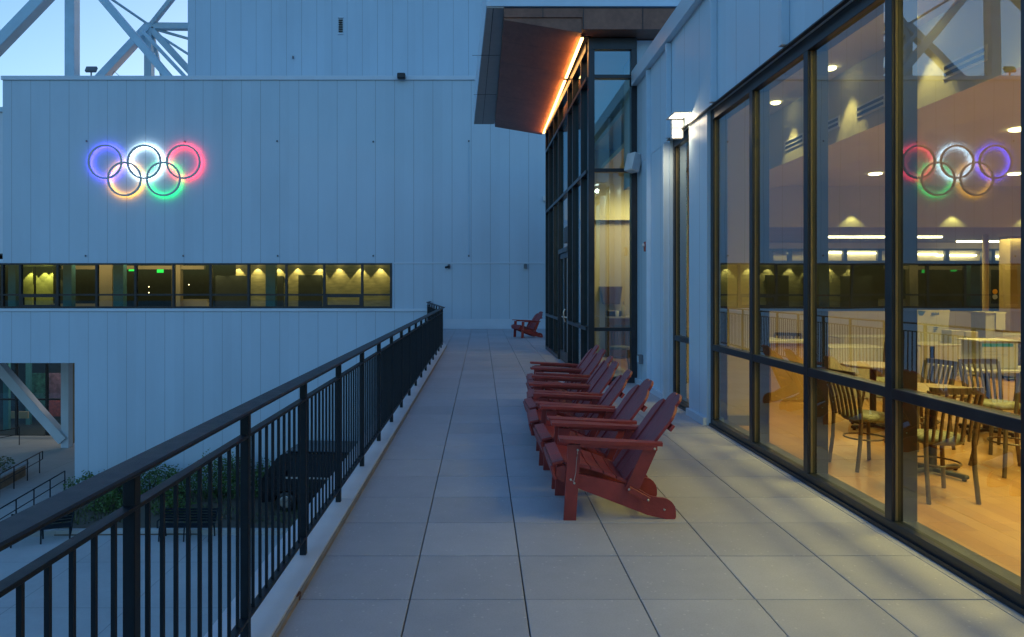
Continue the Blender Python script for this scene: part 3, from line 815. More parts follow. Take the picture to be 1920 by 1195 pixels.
for z in (3.685, 5.31): hbar(12.40, 19.07, z-.032, z+.032)
hbar(14.78, 16.32, 2.42, 2.52)
frs = sf.build('side_window_frame', M['alu'], pb)
edges = [12.39]+[q for y in sm for q in (y-.03, y+.03)]
for a, b in zip(edges[::2], edges[1::2]):
    if b-a < .2: continue
    zs = [(.09, .90), (.965, 3.653), (3.717, 5.278), (5.342, 5.80)]
    if 14.7 < a < 14.9: zs = [(2.52, 3.653), (3.717, 5.278), (5.342, 5.80)]
    p0, p1 = S(a, .02), S(b, .02)
    for za, zb in zs:
        MB().quad((p0.x, p0.y, za), (p1.x, p1.y, za), (p1.x, p1.y, zb), (p0.x, p0.y, zb)).build('pane', M['glass_pav'], frs, fix=False)
# door
df = MB(); sf = df
hbar(14.80, 16.30, .02, .24, -.01, .045); hbar(14.80, 16.30, 2.30, 2.41, -.01, .045)
for y in (14.85, 15.52, 15.60, 16.25): sbar(y, .09 if y not in (15.52, 15.6) else .075, .24, 2.30, -.01, .045)
dr = df.build('door', M['alu'], pb)
for a, b in ((14.9, 15.48), (15.64, 16.2)):
    p0, p1 = S(a, .018), S(b, .018)
    MB().quad((p0.x, p0.y, .24), (p1.x, p1.y, .24), (p1.x, p1.y, 2.3), (p0.x, p0.y, 2.3)).build('pane', M['glass_pav'], dr, fix=False)
q = S(15.0, -.06); q2 = S(15.46, -.06)
MB().tube([(q.x+.05, q.y, 1.02), (q.x, q.y, 1.02), (q2.x, q2.y, 1.02), (q2.x+.05, q2.y, 1.02)], .018, 8).tube([(q.x, q.y, .92), (q.x-.03, q.y, 1.0), (q.x-.03, q.y, 1.14), (q.x, q.y, 1.2)], .014, 8).build('handle', M['bolt'], dr)
q = S(15.5); MB().box(q.x-.02, q.x+.02, 14.9, 16.2, .0, .018).build('threshold', M['bolt'], pb)
q = S(15.0); MB().box(q.x-.03, q.x+.1, 14.86, 15.5, 2.62, 2.95).build('door_operator', M['black_plastic'], pb)
# interior
MB().box(1.95, 6, 12.4, 19.1, -.1, -.003).build('floor', simple('lobby_floor', (.50, .42, .28), .35), pb)
pi_ = MB().box(1.9, 6, 17.5, 17.62, 0, 5.9)
pi_.box(4.79, 4.9, 15.7, 17.5, 0, 5.9).build('interior_wall', M['offwhite'], pb)
MB().box(1.97, 2.69, 12.4, 19.1, 5.80, 5.97).box(2.691, 4.9, 13.41, 19.1, 5.80, 5.97).build('ceiling', M['ceil'], pb)
MB().box(2.0, 4.79, 17.2, 17.3, 3.3, 5.8).build('bulkhead', M['ceil'], pb)
x0 = P(1157, 0, 16.6).x; MB().box(P(1140, 0, 16.8).x, 4.6, 16.65, 17.25, .93, .97).build('counter_top', M['paper'], pb)
MB().box(P(1140, 0, 16.8).x, 4.55, 16.70, 17.2, 0, .93).build('counter', simple('brown_counter', (.16, .10, .06), .5), pb)
area((3.4, 15.2, 3.7), (0, .35, -1), 11, 1.5, 2.5, ROOM)
area((3.6, 16.3, 3.6), (0, .5, -1), 11, 1.2, .3, ROOM)
# canopy
cn = MB()
cn.prism([(.09, 11.86), (5.2, 11.86), (5.2, 20.35), (-.21, 20.35)], 6.375, 7.2, 'z')
cn.build('roof_slab', M['clad_fine'], pb)
MB().prism([(.10, 11.88), (.384, 11.88), (.384, 20.33), (-.20, 20.33)], 6.352, 6.373, 'z').build('soffit_border', simple('grey_soffit_metal', (.42, .40, .37), .5, var=.08), pb)
gj = MB()
for y in (14.3, 17.2): gj.box(-.18, .38, y-.006, y+.006, 6.346, 6.351)
gj.prism([(.20, 11.9), (.212, 11.9), (.05, 20.3), (.038, 20.3)], 6.3455, 6.3515, 'z')
gj.build('soffit_joint', M['black_plastic'], pb)
so = MB().add([(.39, 11.92, 6.165), (1.70, 11.92, 5.945), (1.70, 19.85, 5.945), (.39, 19.85, 6.165),
               (.39, 11.92, 6.35), (1.70, 11.92, 6.35), (1.70, 19.85, 6.35), (.39, 19.85, 6.35)],
              [(0,3,2,1),(4,5,6,7),(0,1,5,4),(1,2,6,5),(2,3,7,6),(3,0,4,7)])
so.build('soffit', M['brown'], pb)
MB().box(1.702, 4.2, 11.90, 12.22, 6.0, 6.35).box(1.90, 4.2, 12.22, 19.8, 6.0, 6.35).build('fascia', M['brown'], pb)
MB().box(.386, 1.702, 11.895, 11.915, 6.20, 6.35).build('front_fascia', M['brown'], pb)
fj = MB()
for x in (1.04, 1.72, 2.72): fj.box(x-.006, x+.006, 11.888, 11.894, 6.0 if x > 1.5 else 6.2, 6.35)
fj.build('fascia_joint', M['black_plastic'], pb)
MB().box(1.705, 1.86, 12.22, 19.8, 5.975, 6.34).build('inner_trim', M['alu'], pb)
for a, b in ((12.15, 14.45), (14.65, 19.6)):
    MB().box(1.712, 1.760, a, b, 5.925, 5.948).build('led_strip', emit('orange_led', (1.0, .48, .14), 2.6), pb)
    MB().box(1.712, 1.768, a-.02, b+.02, 5.949, 5.972).build('led_channel', M['alu'], pb)
    area((1.70, (a+b)/2, 5.895), (-1, 0, .30), 1.7*(b-a), .03, b-a, (1, .36, .07))
# white wall stub above the parapet
MB().box(2.705, 3.3, 12.40, 13.4, 3.5, 5.985).build('side_wall', M['clad_fine'], pb)

# things on the pavilion counter
def bottle(x, y, z, h, mat, name, label, cat):
    return top(MB().lathe([(.035*h/.25, 0), (.04*h/.25, .02), (.04*h/.25, h*.55), (.012, h*.72), (.012, h*.85), (.022, h*.88), (.02, h)], (x, y, z), 12), name, mat, label, cat)
pbz = .972
p = P(1170, 597, 16.75); bottle(p.x, 16.8, pbz, .36, M['paper'], 'pump_bottle', 'white pump bottle on the counter inside the pavilion', 'bottle')
p = P(1154, 597, 16.75); top(MB().box(p.x-.20, p.x+.14, 16.72, 16.95, pbz, pbz+.14, .02), 'appliance', M['black_plastic'], 'black box appliance on the counter inside the pavilion', 'appliance')
p = P(1155.5, 597, 16.7); top(MB().lathe([(.04, 0), (.045, .13), (.03, .13)], (p.x+.02, 16.695, pbz), 12), 'cup', M['paper'], 'white paper cup before the black appliance', 'cup')
p = P(1140, 560, 17.1); wbx = MB().prism([(P(1128, 0, 17.1).x, 1.68), (P(1168, 0, 17.1).x, 1.68), (P(1163, 0, 17.1).x, 1.25), (P(1134, 0, 17.1).x, 1.25)], 17.15, 17.48)
top(wbx, 'wall_cabinet', simple('plum_cabinet', (.10, .06, .07), .5), 'dark plum cabinet on the wall above the pavilion counter', 'cabinet')

# ------------------------------------------------------------------ adirondack chairs
def lounge_chair():
    root = thing('adirondack_chair', '', 'garden chair')
    red, rb = M['red'], M['red_back']
    W2 = .285
    def board(poly, ya, yb): return MB().prism(poly, ya, yb)
    for s in (-1, 1):
        ya = s*W2; yi = ya-s*.026
        # front leg
        MB().prism([(0, 0), (.088, 0), (.122, .535), (.030, .535)], *sorted((ya+s*.026, ya+s*.001))).build('leg', red, root, world=False)
        # seat side rail with rounded heel
        heel = [(.685, .152), (.715, .150), (.748, .140), (.776, .120), (.795, .092), (.803, .058), (.803, .018), (.797, .0), (.735, .0)]
        poly = [(-.045, .37), (.0, .385), (.10, .325), (.42, .255), (.50, .235), (.62, .165)]+heel+[(.60, .030), (.44, .092), (.12, .215), (-.02, .275), (-.055, .30)]
        MB().prism(poly, *sorted((ya, yi))).build('side_rail', red, root, world=False)
        # armrest, wider at the front
        o1 = s*(W2+.075); i1 = s*(W2-.055); o2 = s*(W2+.035)
        arm = [(-.03, i1), (-.03, o1-s*.02), (-.01, o1), (.35, o1), (.70, o2), (.71, i1+s*.03), (.46, i1+s*.02)]
        a = MB(); n = len(arm)
        zz = lambda x: .562 - .036*(x/.7)
        vs = [(x, y, zz(x)) for x, y in arm]+[(x, y, zz(x)+.024) for x, y in arm]
        fs = [tuple(range(n))[::-1], tuple(range(n, 2*n))]+[(i, (i+1) % n, n+(i+1) % n, n+i) for i in range(n)]
        a.add(vs, fs); ar = a.build('armrest', red, root, world=False)
        MB().prism([(.115, .525), (.66, .499), (.66, .532), (.115, .557)], *sorted((ya+s*.02, ya+s*.045))).build('apron', red, ar, world=False)
        # rear support
        MB().prism([(.435, .225), (.535, .215), (.665, .505), (.575, .525)], *sorted((ya+s*.0015, ya+s*.025))).build('rear_support', red, root, world=False)
        # folding link
        lk = MB().bar((.455, ya+s*.034, .228), (.605, ya+s*.034, .145), .012, .042, up=(0, 0, 1), bev=.004).build('link', red, root, world=False)
        bt = MB()
        for (x, z, off) in ((.10, .50, .027), (.075, .265, .027), (.05, .29, .027), (.46, .225, .041), (.595, .150, .041), (.72, .070, .001), (.64, .512, .046)):
            y = ya+s*off; bt.lathe([(.0085, 0), (.0085, s*.004), (.005, s*.006)], (x, y, z), 8, 'y')
        bt.build('bolt', M['bolt'], root, world=False)
        ch = MB(); ch.tube([(.10, ya+s*.031, .50), (.09, ya+s*.033, .42), (.085, ya+s*.033, .34), (.07, ya+s*.033, .275), (.052, ya+s*.031, .29)], .0022, 5)
        ch.build('chain', M['bolt'], root, world=False)
    # seat: curved slats from the front lip to the back
    prof = [(-.075, .285), (-.068, .372), (-.035, .408), (.045, .408), (.13, .382), (.215, .354), (.30, .327), (.385, .300), (.455, .282)]
    st = MB()
    segs = [((-.058, .285), (-.085, .385)), ((-.08, .398), (.005, .418))]
    xs = [.012, .105, .198, .291, .384]
    zf = lambda x: .412-.30*x+.02*math.sin(x*7)
    for (a, b) in segs: st.bar((a[0], 0, a[1]), (b[0], 0, b[1]), .60, .02, up=(-.3, 0, 1), bev=.004)
    for x in xs:
        x2 = min(x+.084, .465); n = 4
        for k in range(1):
            # slats dished a little across their length
            m = 8; vs = []; 
            for j in range(m+1):
                yy = -.285+.57*j/m; dip = -.016*(1-(2*j/m-1)**2)
                for (xx, dz) in ((x, 0), (x2, 0), (x2, -.02), (x, -.02)): vs.append((xx, yy, zf(xx)+dip+dz))
            fs = []
            for j in range(m):
                b0 = j*4
                for q in range(4): fs.append((b0+q, b0+(q+1) % 4, b0+4+(q+1) % 4, b0+4+q))
            fs += [(0, 3, 2, 1), (m*4, m*4+1, m*4+2, m*4+3)]
            st.add(vs, fs)
    st.build('seat', red, root, world=False)
    # back slats, fanned and slightly dished
    d = Vector((.44, 0, .60)).normalized(); nrm = Vector((-.60, 0, .44)).normalized()
    base = Vector((.455, 0, .262))
    bk_ = MB()
    lens = [.63, .735, .735, .63]
    for k in range(4):
        c = (k-1.5); w0, w1 = .118, .132
        y0, y1 = c*.120, c*.134
        off = -.012*(abs(c)-.5)
        Ln = lens[k]; m = 7; outline = []
        for (sgn) in (-1, 1):
            pass
        left = [(y0-w0/2, 0), (y1-w1/2, Ln-.045)]
        right = [(y0+w0/2, 0), (y1+w1/2, Ln-.045)]
        topc = []
        sk = -.050*c
        for j in range(m+1):
            a = math.pi*j/m
            u = y1+w1/2*math.cos(a); hgt = Ln-.045+.045*math.sin(a)+sk*math.cos(a)*.6
            topc.append((u, hgt))
        poly = [left[0], right[0]]+topc
        th = .02
        vs = []
        for t_ in (0, -th):
            for (u, v_) in poly: vs.append(base+d*v_+Vector((0, u, 0))-nrm*(off)+nrm*t_*1.0)
        n = len(poly)
        fs = [tuple(range(n)), tuple(range(2*n-1, n-1, -1))]+[(i, n+i, n+(i+1) % n, (i+1) % n) for i in range(n)]
        bk_.add(vs, fs)
    bk_.build('backrest', rb, root, world=False)
    for v_, wl_ in ((.15, .50), (.50, .55)):
        cr = MB(); c0 = base+d*v_-nrm*.034
        cr.bar((c0.x, -wl_/2, c0.z), (c0.x, wl_/2, c0.z), .022, .05, up=tuple(d), bev=.004)
        cr.build('back_brace', red, root, world=False)
    MB().tube([(.62, -.26, .10), (.62, .26, .10)], .012, 8).build('stretcher', red, root, world=False)
    return root
ch0 = lounge_chair()
GRP = 'red slatted garden chairs in a row on the terrace'
spots = [(.585, 5.02+.30, 0, 'nearest red slatted garden chair, first of the row facing the railing'),
         (.57, 6.10, 1.5, 'second red garden chair of the row, just behind the nearest one'),
         (.545, 6.86, -2.0, 'third red garden chair of the row counted from the camera'),
         (.57, 7.60, 2.0, 'fourth red garden chair of the row, in its middle'),
         (.63, 8.30, -3.0, 'fifth red garden chair of the row, third from its far end'),
         (.70, 9.15, 2.0, 'sixth red garden chair of the row, second from its far end'),
         (.73, 9.86, -1, 'last red garden chair of the row, nearest the pavilion corner'),
         (1.20, 23.45, 22, 'lone red garden chair far off by the end wall of the terrace')]
for i, (x, y, rz, lab) in enumerate(spots):
    o = ch0 if i == 0 else copy_tree(ch0)
    o.location = (x, y, 0); o.rotation_euler.z = R(rz); o['label'] = lab
    if i < 7: o['group'] = GRP
    elif 'group' in o.keys(): del o['group']

# ------------------------------------------------------------------ cafe chairs and tables inside
def cafe_chair():
    root = thing('cafe_chair', '', 'cafe chair'); ch = M['chrome']
    # local: faces +y, back at -y
    bw_ = .19
    for s in (-1, 1):
        MB().tube([(s*bw_, -.235, 0), (s*.185, -.20, .25), (s*.185, -.19, .46), (s*.195, -.22, .70), (s*.205, -.265, .87)], .017, 8).build('leg', ch, root, world=False)
        MB().tube([(s*.215, .21, 0), (s*.18, .175, .25), (s*.165, .16, .445)], .017, 8).build('leg', ch, root, world=False)
    arc = [(.205*math.sin(R(a)), -.265-.03*math.cos(R(a))+.0, .87) for a in range(-90, 91, 15)]
    tr_ = MB()
    for a, b in zip(arc, arc[1:]): tr_.bar(a, b, .018, .055, bev=.003)
    tr_.build('top_rail', ch, root, world=False)
    sl_ = MB()
    for k in range(6):
        x = -.145+.058*k; y2 = -.265-.03*math.sqrt(max(0, 1-(x/.205)**2))
        sl_.tube([(x*.95, -.20, .47), (x*.97, -.235, .66), (x, y2, .855)], .013, 6)
    sl_.build('back_slat', ch, root, world=False)
    rg = [(.175*math.cos(R(a)), .175*math.sin(R(a))-.01, .27) for a in range(0, 360, 20)]
    MB().tube(rg, .008, 6, closed=True).build('foot_ring', ch, root, world=False)
    MB().lathe([(.19, .435), (.205, .45), (.205, .47), (.19, .49), (.12, .5), (.01, .502)], (0, 0, 0), 24).build('seat', M['vinyl'], root, world=False)
    return root
def cafe_table(x, y, label, r=.38, square=False, white=False):
    root = thing('cafe_table', label, 'table', (x, y, 0), 'tables inside the cafe')
    if square: MB().box(-r, r, -r, r, .725, .755, .006).build('tabletop', M['paper'] if white else M['table'], root, world=False)
    else: MB().lathe([(r-.01, .725), (r, .73), (r, .75), (r-.01, .755)], (0, 0, 0), 28).build('tabletop', M['paper'] if white else M['table'], root, world=False)
    MB().tube([(0, 0, .03), (0, 0, .725)], .035, 12).build('column', M['black_plastic'], root, world=False)
    b = MB()
    for a in (20, 110):
        c_, s_ = math.cos(R(a)), math.sin(R(a))
        b.bar((-.32*c_, -.32*s_, .035), (.32*c_, .32*s_, .035), .06, .035, bev=.01)
        for q in (-1, 1): b.tube([(q*.29*c_, q*.29*s_, 0), (q*.29*c_, q*.29*s_, .03)], .018, 8)
    b.build('base', M['black_plastic'], root, world=False)
    return root
cc = cafe_chair()
cs = [(3.56, 6.55, -80, 'slat back cafe chair with patterned seat seen through the middle pane'),
      (3.60, 5.62, 0, 'slat back cafe chair turned away, behind the nearest big pane'),
      (4.55, 7.35, 100, 'cafe chair at the far side of the nearest inside table'),
      (5.15, 9.0, 20, 'cafe chair standing alone before the white clothed tables'),
      (4.75, 6.35, 90, 'cafe chair inside, right of the cross shaped table foot'),
      (5.25, 7.2, 180, 'cafe chair pushed under the table with the big white carton'),
      (6.5, 8.1, -95, 'cafe chair at the right edge of the picture behind the carton'),
      (6.0, 10.4, 0, 'cafe chair between the display board and the carton'),
      (7.6, 9.6, 200, 'cafe chair deeper in the room at the right edge'),
      (5.0, 11.6, 150, 'far cafe chair near the honey coloured counter'),
      (2.75, 14.0, 160, 'dark cafe chair just inside the pavilion corner glass')]
for i, (x, y, rz, lab) in enumerate(cs):
    o = cc if i == 0 else copy_tree(cc)
    o.location = (x, y, 0 if i < 10 else .0); o.rotation_euler.z = R(rz); o['label'] = lab; o['group'] = 'cafe chairs behind the glass'
cafe_table(4.02, 6.30, 'round cafe table with a black cross foot nearest the glass')
cafe_table(5.75, 8.05, 'square white cafe table carrying the big white carton', .42, True, True)
cafe_table(4.6, 8.3, 'small round wooden table in front of the lone chair', .34)
cafe_table(7.4, 11.6, 'square table carrying the display board', .5, True, True)
cafe_table(9.6, 12.6, 'tall side table at the right edge near the tan column', .36)
cafe_table(6.3, 6.5, 'round cafe table at the right edge of the nearest pane', .38)
for (x0, x1, y, lab) in ((5.15, 6.05, 10.8, 'long table under a white cloth behind the lone cafe chair'), (6.4, 8.4, 13.0, 'long white table behind the display board'), (8.6, 11.5, 13.6, 'long white table at the far right of the room')):
    tt = thing('clothed_table', lab, 'table', ((x0+x1)/2, y, 0), 'white clothed tables')
    MB().box(x0, x1, y-.35, y+.35, .745, .765, .004).build('tabletop', M['paper'], tt)
    cmb = MB(); n = 24; vs = []
    for k in range(n+1):
        xx = x0+(x1-x0)*k/n; vs += [(xx, y-.352-.012*(k % 2), .744), (xx, y-.375-.03*(k % 2), .03)]
    cmb.add(vs, [(2*k, 2*k+1, 2*k+3, 2*k+2) for k in range(n)])
    cmb.add([(v_[0], v_[1]+.01, v_[2]) for v_ in vs], [(2*k, 2*k+2, 2*k+3, 2*k+1) for k in range(n)])
    cmb.build('cloth', M['paper'], tt)
ct = thing('counter', 'honey wood counter with a white top seen through the second pane', 'counter', (4.62, 10.6, 0))
MB().box(4.22, 5.0, 10.3, 10.6, 0, .84, .004).box(4.22, 4.5, 10.601, 12.2, 0, .84, .004).build('body', M['wood_panel'], ct)
MB().box(4.18, 5.03, 10.26, 10.63, .841, .88, .004).box(4.18, 4.53, 10.631, 12.23, .841, .88, .004).build('counter_top', M['paper'], ct)
# carton, boxes, board
cx = 5.72
b1 = thing('carton', 'big white printed carton with a blue band on the square table', 'carton', (cx, 7.95, .756))
MB().box(cx-.21, cx+.19, 7.78, 8.12, .756, 1.055, .004).build('body', M['paper'], b1)
MB().box(cx-.21, cx+.13, 7.777, 7.7795, 1.0, 1.035).build('band', M['teal'], b1)
pr = MB()
for k in range(5): pr.box(cx-.19, cx-.19+random.uniform(.12, .28), 7.777, 7.7795, .80+k*.036, .808+k*.036)
pr.build('print', simple('grey_print', (.35, .35, .34), .7), b1)
MB().box(cx-.26, cx+.22, 7.76, 8.14, 1.056, 1.07).build('lid', M['paper'], b1)
p = P(1787, 640, 11.5)
for k, (dx, lab) in enumerate(((-.06, 'left of the two small white boxes beside the display board'), (.17, 'right of the two small white boxes beside the display board'))):
    top(MB().box(p.x+dx-.10, p.x+dx+.10, 11.3, 11.55, .757, .757+.21-.02*k, .004), 'box', M['paper'], lab, 'box', 'small white boxes')
bd = thing('display_board', 'white display board with faint blue print standing on a table inside', 'display board', (7.42, 11.75, .757))
x0, x1 = P(1722, 0, 11.75).x, P(1785, 0, 11.75).x
MB().add([(x0, 11.75, .757), (x1-.08, 11.75, .757), (x1, 11.8, 1.28), (x0, 11.8, 1.28), (x0, 11.765, .757), (x1-.08, 11.765, .757), (x1, 11.815, 1.28), (x0, 11.815, 1.28)],
         [(0,1,2,3),(7,6,5,4),(0,4,5,1),(1,5,6,2),(2,6,7,3),(3,7,4,0)]).build('panel', M['paper'], bd)
mk = MB()
for k in range(6): mk.box(x0+.24+k*.022, x0+.256+k*.022, 11.786, 11.789, 1.20, 1.225+.012*(k % 2))
mk.box(x0+.22, x0+.29, 11.784, 11.787, 1.178, 1.186)
for k in range(3): mk.box(x0+.26, x0+.34-.02*k, 11.76, 11.763, .98-.03*k, .992-.03*k)
mk.add([(x0+.02, 11.795, 1.27), (x0+.15, 11.795, 1.26), (x0+.09, 11.79, 1.17), (x0+.05, 11.785, 1.06)], [(0, 3, 2, 1)])
mk.build('print', M['blue_mark'], bd)
p = P(1856, 582, 13.2)
pd = thing('podium', 'grey upright podium with a hanging white sheet near the tan column', 'podium', (p.x, 13.2, 0))
MB().box(p.x-.22, p.x+.10, 13.0, 13.4, 0, 1.18, .005).build('body', simple('grey_podium', (.35, .34, .32), .6), pd)
MB().box(p.x-.25, p.x+.14, 12.97, 13.43, 1.181, 1.205).build('top', M['paper'], pd)
MB().box(p.x-.06, p.x+.11, 12.96, 12.968, .88, 1.18).build('sheet', M['paper'], pd)
# sign discs on the dark glazing
for (px, py, lab, c) in ((1867, 547, 'small orange round sticker on the dark inner glazing', (.8, .35, .02)), (1867, 557, 'small grey round sticker below the orange one', (.45, .47, .5))):
    p = P(px, py, IY1-.02)
    top(MB().lathe([(.075, -.01), (.075, 0)], (p.x, IY1+.015, p.z), 14, 'y'), 'sticker', simple('sticker', c, .5), lab, 'sticker')

# ------------------------------------------------------------------ lower level at left
sb = thing('glass_storefront', 'dark glazed storefront under the far building behind the V shaped brace', 'storefront', (-24, 39, GZ))
gz0 = P(0, 826, 39).z
MB().box(-40, -16.3, 38.9, 39.1, GZ-.1, gz0+.02).build('plinth', M['kerbc'], sb)
fm = MB()
for px in (-60, 31, 88, 150): x = P(px, 0, 39).x; fm.box(x-.06, x+.06, 38.95, 39.08, gz0+.02, -1.37)
fm.box(-40, -16.3, 38.95, 39.08, gz0+.02, gz0+.2); z = P(0, 749, 39).z; fm.box(-40, -16.3, 38.96, 39.07, z-.05, z+.05)
sfr = fm.build('window_frame', M['alu'], sb)
for a, b in ((-200, -60), (-60, 31), (31, 88), (88, 150)):
    x0, x1 = P(a, 0, 39).x+.06, P(b, 0, 39).x-.06
    for za, zb in ((gz0+.2, z-.05), (z+.05, -1.37)):
        MB().quad((x0, 39.0, za), (x1, 39.0, za), (x1, 39.0, zb), (x0, 39.0, zb)).build('pane', M['glass_dark'], sfr, fix=False)
inn = MB()
inn.box(-40, -16, 44, 44.1, GZ, 0); inn.box(-40, -16, 39.1, 44, GZ-.05, GZ+.02)
inn.build('interior', M['darkroom'], sb)
MB().box(P(88, 0, 41).x, P(128, 0, 41).x, 41, 41.1, GZ+.7, P(0, 752, 41).z).build('red_poster', simple('dark_red_panel', (.30, .05, .03), .7, var=.5, scale=6), sb)
MB().box(P(92, 0, 41.5).x, P(128, 0, 41.5).x, 41.5, 41.6, P(0, 748, 41.5).z, P(0, 700, 41.5).z).build('purple_panel', simple('dim_purple_panel', (.10, .06, .10), .7, var=.6, scale=5), sb)
MB().box(P(8, 0, 40.4).x, P(18, 0, 40.4).x, 40.3, 40.5, GZ+.02, -1.4).box(P(48, 0, 42).x, P(56, 0, 42).x, 42, 42.2, GZ+.02, -1.4).build('teal_column', M['tealcol'], sb)
MB().box(P(55, 0, 43).x, P(85, 0, 43).x, 43, 43.1, GZ+.5, P(0, 700, 43).z).build('green_panel', simple('dim_green_panel', (.03, .12, .08), .7, var=.7, scale=4), sb)
MB().box(P(20, 0, 40.5).x, P(52, 0, 40.5).x, 40.5, 40.6, P(0, 785, 40.5).z, P(0, 772, 40.5).z).build('tan_bench', M['tan'], sb)
area((-23, 40.2, -1.6), (0, .3, -1), 60, 6, .8, (1, .8, .6))
vc = thing('braced_column', 'white steel column with a diagonal brace under the far building', 'column', P(123, 842, 36))
x0, x1 = P(116, 0, 36).x, P(130.5, 0, 36).x
MB().box(x0, x1, 35.9, 36.3, GZ+.02, -1.41, .01).build('post', M['flash'], vc)
MB().bar(P(-30, 655, 35.95), P(121, 826, 35.95), .46, .46, up=(0, 1, 0), bev=.01).build('brace', M['flash'], vc)
MB().box(P(131, 0, 37).x, P(137, 0, 37).x, 36.8, 37.3, GZ+.02, -1.41).build('rear_post', M['tan'], vc)

def handrail(pts, label, loop=False):
    """pts on the ground"""
    h = thing('handrail', label, 'handrail', pts[0], 'black handrails by the walkway')
    a, b = Vector(pts[0]), Vector(pts[-1])
    MB().tube([a+Vector((0, 0, .9)), b+Vector((0, 0, .9))]+([b+Vector((0, 0, .9))+(b-a).normalized()*.3, b+Vector((0, 0, .55))+(b-a).normalized()*.3, b+Vector((0, 0, .55))] if loop else []), .024, 8).build('top_bar', M['rail'], h)
    MB().tube([a+Vector((0, 0, .55)), b+Vector((0, 0, .55))], .018, 8).build('lower_bar', M['rail'], h)
    n = max(2, round((b-a).length/1.15))
    for k in range(n+1):
        q = a.lerp(b, k/n); MB().tube([q, q+Vector((0, 0, .9))], .022, 8).build('post', M['rail'], h)
handrail([(-15.4, 20.5, GZ), (-16.42, 27.9, GZ+.02)], 'black handrail sloping up to the corner of the white wall')
handrail([(-18.2, 25.0, GZ+.02), (-19.35, 31.0, GZ+.02)], 'black handrail beside the flower planter with a loop at its end', True)
handrail([(-25.5, 33.0, GZ+.02), (-23.9, 36.6, GZ+.02)], 'short black handrail in front of the dark storefront')
pl = thing('planter', 'low stone planter with orange flowers beside the walkway handrail', 'planter', (-20.3, 27.5, GZ))
MB().prism([(-22.5, 24.6), (-18.75, 24.6), (-19.7, 30.6), (-20.4, 30.6), (-22.5, 29)], GZ, GZ+.5, 'z').build('stone_wall', simple('brown_stone', (.22, .17, .11), .8, var=.35, scale=4), pl)
MB().prism([(-22.6, 24.5), (-18.66, 24.5), (-19.62, 30.7), (-20.45, 30.7), (-22.6, 29.1)], GZ+.501, GZ+.58, 'z').build('stone_cap', M['kerbc'], pl)

def leaves(cx, cy, cz, rx, ry, rz, n, size, mb=None, flat=False):
    mb = mb or MB()
    for i in range(n):
        while True:
            q = Vector((random.uniform(-1, 1), random.uniform(-1, 1), random.uniform(0 if flat else -.9, 1)))
            if q.length < 1: break
        k = .6+.4*random.random(); lump = 1+.25*math.sin(q.x*7+cx)*math.cos(q.y*6+cy)
        c = Vector((cx+q.x*rx*lump, cy+q.y*ry, cz+q.z*rz*lump))
        s_ = size*random.uniform(.6, 1.4)
        a = Vector((random.uniform(-1, 1), random.uniform(-1, 1), random.uniform(-.4, 1))).normalized()
        b = a.cross(Vector((random.uniform(-1, 1), random.uniform(-1, 1), random.uniform(-1, 1)))).normalized()
        mb.add([c-b*s_*.28, c+a*s_*.5, c+b*s_*.28, c+a*s_*1.1+Vector((0, 0, -.1*s_))][:3]+[c-a*s_*.5], [(0, 3, 2, 1)])
    return mb
leaves(-20.5, 28.3, GZ+.58, 1.1, 2.4, .6, 1500, .10, flat=True).build('foliage', M['leaf2'], pl, fix=False)
leaves(-20.5, 28.3, GZ+.78, 1.0, 2.2, .5, 260, .09, flat=True).build('flowers', M['flower'], pl, fix=False)

shr = [(-15.4, 27.4, .8, .8), (-14.2, 27.2, .9, .9), (-12.9, 27.5, 1.0, 1.25), (-11.6, 27.2, .9, 1.1), (-10.3, 27.5, 1.0, 1.45), (-9.2, 27.3, .9, 1.5), (-8.3, 27.6, .7, 1.2), (-13.6, 25.8, .8, .6), (-11.2, 25.6, .8, .5)]
ordn = ['leftmost leafy shrub below the white wall, by the handrail', 'second leafy shrub from the left below the white wall', 'third shrub from the left, wide and round, below the white wall', 'fourth shrub from the left, in the middle of the bed', 'tall leafy shrub seen left of the thick railing post', 'tall leafy shrub next to the dark van', 'narrow shrub half hidden beside the van', 'low shrub in front, above the left bench', 'low shrub in front, above the middle bench']
for (x, y, r, h_), lab in zip(shr, ordn):
    s = thing('shrub', lab, 'shrub', (x, y, GZ+.03), 'green shrubs in the bed below the white wall')
    m_ = leaves(x, y, GZ+h_*.5, r, r*.8, h_*.55, int(900*r*h_)+200, .10)
    for k in range(3):
        dx, dy2 = random.uniform(-.5, .5)*r, random.uniform(-.4, .4)*r
        leaves(x+dx, y+dy2, GZ+h_*.9, .22, .22, h_*.35, 90, .08, m_)
    m_.build('foliage', M['leaf'], s, fix=False)
    tk = MB()
    for k in range(5):
        a = random.uniform(0, 6.28); tk.tube([(x, y, GZ), (x+.5*r*math.cos(a), y+.5*r*math.sin(a), GZ+h_*.9)], [.025, .008], 5)
    tk.build('stem', M['soil'], s)
gc = MB()
for i in range(3800):
    x = random.uniform(-16, -3.5); y = random.uniform(24.2, 28.2)
    if math.sin(x*1.7)+math.cos(y*2.1+x) < -.5: continue
    c = Vector((x, y, GZ+.04)); a = random.uniform(0, 6.28); hh = random.uniform(.06, .22)
    t2 = c+Vector((math.cos(a)*.06, math.sin(a)*.06, hh)); sd_ = Vector((-math.sin(a), math.cos(a), 0))*.02
    gc.add([c-sd_, c+sd_, t2], [(0, 1, 2)])
gco = gc.build('ground_cover', M['leaf2'], fix=False); tag(gco, 'short grass and ground cover in the planting bed', 'ground cover', kind='stuff')

